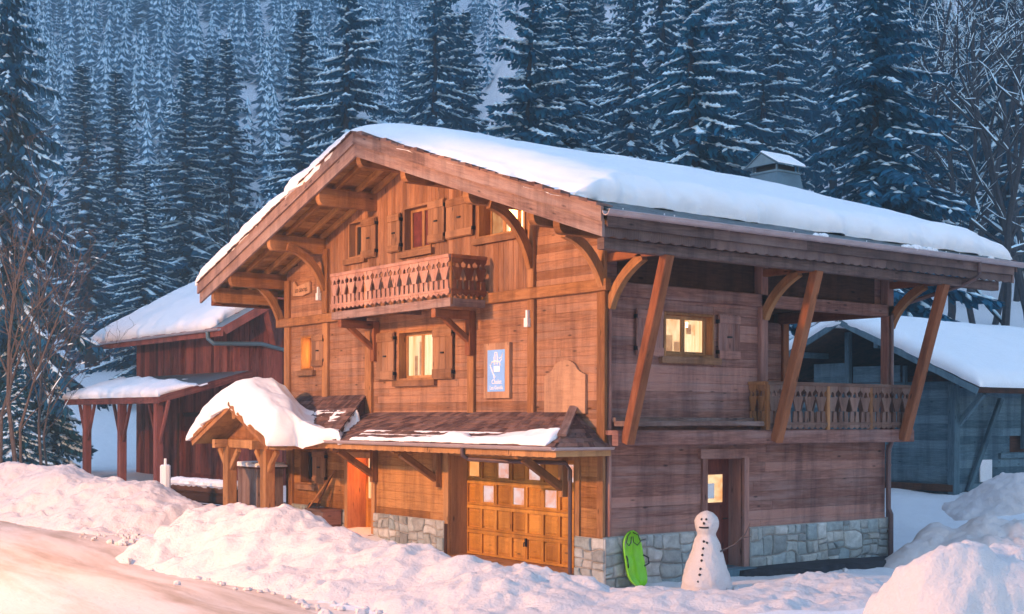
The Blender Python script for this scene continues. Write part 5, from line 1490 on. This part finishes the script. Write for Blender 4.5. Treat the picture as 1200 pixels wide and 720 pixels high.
def fir_proto(name, *a, **k):
    mb, Q, qt, A = fir_mesh(*a, **k)
    root = bpy.data.objects.new(name, None); COL.objects.link(root)
    mb.build('trunk', M['bark'], root, smooth=True)
    n = len(Q)
    cr = np_mesh('crown', Q.reshape(-1, 3), np.arange(4 * n).reshape(n, 4), M['needle'], root, tint=qt)
    n = len(A); t6 = np.array([(0, 2, 4), (2, 1, 4), (1, 3, 4), (3, 0, 4), (2, 0, 5), (1, 2, 5), (3, 1, 5), (0, 3, 5)])
    F = (np.arange(n)[:, None, None] * 6 + t6[None]).reshape(-1, 3)
    tag(np_mesh('snow', A.reshape(-1, 3), F, M['snow_tree'], cr, smooth=True), kind='stuff')
    return root

# name, seed, height, radius, whorls, kwargs
PROTO = {}
def protos():
    PROTO['tall'] = [fir_proto('fir_tree', 1, 26, 3.9, 190, snow=.95, droop=1.15), 26]
    PROTO['broad'] = [fir_proto('fir_tree', 2, 26, 5.6, 150, snow=.98, droop=1.0, tw=.19, gap=.12), 26]
    PROTO['snowy'] = [fir_proto('fir_tree', 3, 24, 4.2, 180, snow=1.15, droop=1.15), 24]
    PROTO['dark'] = [fir_proto('fir_tree', 4, 28, 5.2, 230, snow=.26, droop=1.5, tw=.2), 28]
    PROTO['slim'] = [fir_proto('fir_tree', 5, 24, 2.9, 190, snow=.9, droop=1.2, gap=.1), 24]
    PROTO['ragged'] = [fir_proto('fir_tree', 8, 25, 4.4, 130, snow=.85, droop=1.35, gap=.3, wide=.65), 25]
    PROTO['young'] = [fir_proto('fir_tree', 6, 9, 2.4, 100, snow=.95, droop=1.0, tw=.2), 9]
protos()
used = set()
def plant(kind, px, top, t, label, group, wide=1.0, cat='tree', zoff=0.0, H_=None):
    pr, h0 = PROTO[kind]
    x, y = xy(upx(px, t), t); z = float(H(x, y)) - .1 + zoff
    hh = H_ if H_ else zpx(top, t) - z
    if kind in used: o = copy_tree(pr)
    else: o = pr; used.add(kind)
    s = hh / h0
    o.location = (float(x), float(y), z); o.rotation_euler = (random.gauss(0, .022), random.gauss(0, .022), random.uniform(0, 6.28)); o.scale = (s * wide, s * wide, s)
    tag(o, label, cat, group)
    return o

G1 = 'fir trees behind the chalet'
near = [
 ('dark', 18, -150, 47, 'tall dark fir at the left edge of the photo', .80),
 ('slim', 108, 74, 92, 'slender fir standing left of two paired tops, above the shed roof', 1.85),
 ('slim', 141, 86, 96, 'slender fir just right of its taller neighbour, above the shed roof', 1.75),
 ('snowy', 168, 192, 76, 'short fir heavily laden with snow, right above the shed roof', 1.6),
 ('tall', 217, 66, 98, 'pointed fir in the valley left of two more pointed firs', 1.75),
 ('slim', 240, 64, 104, 'narrow fir squeezed between two larger pointed firs in the valley', 1.7),
 ('tall', 283, 44, 100, 'lone pointed fir nearest the left slope of the chalet roof', 1.5),
 ('slim', 350, 8, 92, 'dark fir peeking over the left slope of the chalet roof', 1.7),
 ('broad', 405, -70, 72, 'big fir with level snowy limbs rising behind the roof peak', 1.15),
 ('ragged', 500, -46, 84, 'dark fir just right of the big fir at the roof peak', 1.25),
 ('slim', 542, 10, 88, 'thin fir in the gap right of the roof peak', 1.6),
 ('broad', 597, -70, 63, 'fir with long white limbs above the middle of the roof', 1.3),
 ('snowy', 668, -70, 66, 'regular fir with snow on every limb, above the roof', 1.45),
 ('ragged', 738, -60, 73, 'dark drooping fir between two snow-striped firs', 1.2),
 ('broad', 822, -110, 55, 'huge fir with long snow-lined limbs left of the chimney', 1.3),
 ('ragged', 893, -10, 78, 'dim snag-like fir just behind the chimney', 1.45),
 ('dark', 1022, -130, 53, 'massive dark fir with little snow, right of the chimney', 1.35),
]
for k, px, top, t, lab, wd in near: plant(k, px, top, t, lab, G1, wd)
plant('young', 62, 395, 47, 'young bushy fir beside the bare birches', 'young firs', 1.1)
plant('young', 20, 430, 44, 'small low fir behind the bare birches', 'young firs', 1.3)
# the wood behind them, tree by tree
lab_far = 'snow-dusted fir standing in the dense wood behind the front firs'
rr_ = random.Random(5)
spots = []
for row, (t0, pxs) in enumerate(((88, np.arange(330, 1330, 76)), (106, np.arange(300, 1320, 62)), (128, np.arange(20, 1300, 44)), (112, (60, 178, 320)))):
    for px in pxs: spots.append((px + rr_.uniform(-20, 20), t0 * rr_.uniform(.93, 1.09)))
for px, t in spots:
    if px < 335: continue
    k = rr_.choice(['tall', 'slim', 'snowy', 'ragged', 'tall', 'broad', 'ragged'])
    plant(k, px, 0, t, lab_far, 'firs of the dense wood', rr_.uniform(.85, 1.4), H_=rr_.uniform(13, 30))
for k, (pr, h0) in PROTO.items():
    if k not in used: plant(k, 1400, 0, 100, lab_far, 'firs of the dense wood', 1, H_=20)

# ---- the far mountain wood: one mass
def far_wood():
    g = np.random.default_rng(77)
    V, F, MI, TI = [], [], [], []; nv = 0
    protos_ = []
    for v in range(6):
        tv, tf, tm = [], [], []; tiers = 9; c0 = 0
        for k in range(tiers):
            f = k / tiers; z = .06 + .94 * f; r = .19 * (1 - f) ** .85 + .012; nb = 7
            for b in range(nb):
                a = b * 6.283 / nb + g.uniform(-.3, .3) + k; l = r * g.uniform(.7, 1.25); w = .34
                zt_ = z + .045; ze = z - .05 * g.uniform(.5, 1.4)
                for mm, dz, sc in ((0, 0, 1.0), (1, .013, .97)):
                    if mm == 1 and g.random() < .07: continue
                    l2 = l * sc; w2 = w * sc
                    tv += [(0, 0, zt_ + dz), (l2 * .75 * math.cos(a - w2), l2 * .75 * math.sin(a - w2), (z + ze) / 2 + dz * .6), (l2 * math.cos(a), l2 * math.sin(a), ze + dz * .8), (l2 * .75 * math.cos(a + w2), l2 * .75 * math.sin(a + w2), (z + ze) / 2 + dz * .6)]
                    tf.append((c0, c0 + 1, c0 + 2, c0 + 3)); tm.append(mm); c0 += 4
        protos_.append((np.array(tv), np.array(tf), np.array(tm)))
    t = 138 + 570 * g.random(11500) ** .72
    u = (g.random(11500) * 1.0 - .46) * t
    px = 600 + u / t * FX
    keep = (px < 520) | (g.random(11500) < .2)
    clear = (fbm(u * .016, t * .011, 3, 9) > -.42)
    u, t = u[keep & clear], t[keep & clear]
    x, y = xy(u, t); z = H(x, y)
    # a bare snow clearing high on the slope
    for i in range(len(u)):
        pv, pf, pm = protos_[g.integers(6)]
        h = g.uniform(7.5, 14) * (1 if g.random() < .85 else .55); wd = h * g.uniform(.8, 1.15)
        ppx = 600 + u[i] / t[i] * FX; ppy = 490 - (z[i] + h * .6 - CAM[2]) / t[i] * FX
        if 685 / 3 < ppx < 248 and -12 < ppy < 16: continue
        if 155 < ppx < 172 and 12 < ppy < 36: continue
        a = g.uniform(0, 6.28)
        vv = rot2(pv * np.array([wd, wd, h]), a) + np.array([x[i], y[i], z[i]])
        V.append(vv); F.append(pf + nv); MI.append(pm); TI.append(np.full(len(pf), g.uniform(.1, 1.0))); nv += len(vv)
    o = np_mesh('far_forest', np.concatenate(V), np.concatenate(F), [M['needle'], M['snow_tree']], None, mi=np.concatenate(MI), tint=np.concatenate(TI))
    tag(o, 'snowy spruce forest covering the far mountainside', 'forest', kind='stuff')
far_wood()

# ---- bare trees
def bare_mesh(seed, Hh, r0, spread=.6, levels=4, snow=.5, first=.25, nb=9, droopy=0.0):
    g = np.random.default_rng(seed); tb, sn = MB(), MB()
    def grow(p, d, L_, r, lev):
        n = 6 if lev < 2 else 4; pts = [p]; dd = d.copy()
        for i in range(n):
            dd = dd + g.normal(0, .10 + .08 * lev, 3) + np.array([0, 0, .05 if lev else 0]) ; dd /= np.linalg.norm(dd)
            pts.append(pts[-1] + dd * L_ / n)
        rs = [max(.006, r * (1 - .75 * i / n)) for i in range(n + 1)]
        tb.tube(pts, rs, 7 if lev == 0 else (5 if lev == 1 else 3), caps=False)
        for i in range(n):
            v = pts[i + 1] - pts[i]; hor = math.hypot(v[0], v[1]) / (np.linalg.norm(v) + 1e-9)
            if lev and hor > .35 and g.random() < snow * (1.25 if lev == 1 else (.8 if lev == 2 else .35)):
                k = max(.018, rs[i] * .7)
                sn.tube([pts[i] + [0, 0, rs[i] * .7 + k * .4], (pts[i] + pts[i + 1]) / 2 + [0, 0, rs[i] * .7 + k * .7], pts[i + 1] + [0, 0, rs[i + 1] * .7 + k * .3]], [k * .7, k * 1.15, k * .5], 5)
        if lev >= levels: return
        cnt = nb if lev == 0 else (5 if lev == 1 else 3)
        for c in range(cnt):
            s = g.uniform(first if lev == 0 else .25, 1.0); j = min(n - 1, int(s * n)); f = s * n - j
            q = pts[j] + (pts[j + 1] - pts[j]) * f
            v = pts[j + 1] - pts[j]; v = v / np.linalg.norm(v)
            o = g.normal(0, 1, 3); o -= (o @ v) * v; o /= np.linalg.norm(o)
            nd = v * g.uniform(.5, .9) + o * spread * g.uniform(.7, 1.3); nd[2] -= droopy * (lev > 0); nd /= np.linalg.norm(nd)
            grow(q, nd, L_ * g.uniform(.32, .55) * (1.15 - .45 * s), r * (1 - .6 * s) * .5, lev + 1)
    grow(np.array([0, 0, -.4]), np.array([g.normal(0, .04), g.normal(0, .04), 1.0]), Hh, r0, 0)
    return tb, sn
BT = {}
def bare_proto(kind, m, *a, **k):
    tb, sn = bare_mesh(*a, **k)
    root = bpy.data.objects.new('bare_tree', None); COL.objects.link(root)
    # bark of the trunk and limbs is one body; the snow lies on it
    o = tb.build('branches', M[m], root, smooth=True)
    if sn.f: tag(sn.build('snow', M['snow_tree'], o, smooth=True), kind='stuff')
    BT[kind] = [root, a[1]]
bare_proto('broadleaf', 'bark', 21, 20, .24, .75, 3, .45, .2, 15)
bare_proto('broadleaf_b', 'bark', 22, 18, .21, .85, 3, .45, .22, 14)
bare_proto('pole', 'bark', 23, 19, .17, .5, 3, .7, .45, 8)
bare_proto('birch', 'twig', 24, 9, .07, .40, 3, .03, .25, 9)
bare_proto('birch_b', 'twig', 25, 8, .055, .42, 3, .03, .25, 8)
bused = set()
def bare(kind, px, t, hh, label, group):
    pr, h0 = BT[kind]
    x, y = xy(upx(px, t), t); z = float(H(x, y))
    o = copy_tree(pr) if kind in bused else pr
    bused.add(kind)
    s = hh / h0; o.location = (float(x), float(y), z); o.rotation_euler = (0, 0, random.uniform(0, 6.28)); o.scale = (s, s, s)
    tag(o, label, 'tree', group)
    return o
G2 = 'bare broadleaf trees on the right slope'
for k, px, t, hh, lab in (('broadleaf', 1108, 62, 18, 'bare snow-laden tree right of the massive dark fir'), ('broadleaf_b', 1180, 52, 18, 'bare tree with long white boughs near the right edge'), ('pole', 1150, 62, 19, 'thin bare tree between two snow-laden bare trees'),
                          ('broadleaf', 1215, 60, 21, 'bare tree cut by the right edge of the photo'), ('pole', 1072, 66, 21, 'thin bare tree close behind the massive dark fir'), ('broadleaf_b', 1136, 74, 20, 'bare tree deep in the right wood above the barn'), ('pole', 1190, 76, 22, 'straight bare trunk on the snowy slope above the barn roof'),
                          ('pole', 1164, 70, 20, 'bare trunk standing alone on the slope over the barn ridge'), ('broadleaf_b', 265, 84, 12, 'pale bare tree below the pointed valley firs')):
    bare(k, px, t, hh, lab, G2)
G3 = 'bare birches on the left'
for k, px, t, hh, lab in (('birch', 22, 36, 9.5, 'tallest brown bare birch at the left edge'), ('birch_b', 34, 35.5, 7.5, 'leaning bare birch beside the tallest one'), ('birch_b', 8, 37, 8.5, 'bare birch nearest the left border'), ('birch', 48, 38, 7, 'bare sapling with reddish twigs next to the young fir'), ('birch_b', 64, 39.5, 6, 'short bare sapling closest to the lean-to posts')):
    bare(k, px, t, hh, lab, G3)
# ------------------------------------------------------------------ the cold air: one even haze round everything
hz = MB(); hz.box(-960, 640, -560, 940, -8, 360)
hm = bpy.data.materials.new('haze_air'); hm.use_nodes = True; hm.node_tree.nodes.clear()
ho = hm.node_tree.nodes.new('ShaderNodeOutputMaterial'); hv = hm.node_tree.nodes.new('ShaderNodeVolumePrincipled')
hv.inputs['Color'].default_value = (.36, .70, 1.0, 1); hv.inputs['Density'].default_value = .0021; hv.inputs['Anisotropy'].default_value = .1
hm.node_tree.links.new(hv.outputs[0], ho.inputs['Volume'])
tag(hz.build('haze', hm), kind='stuff')
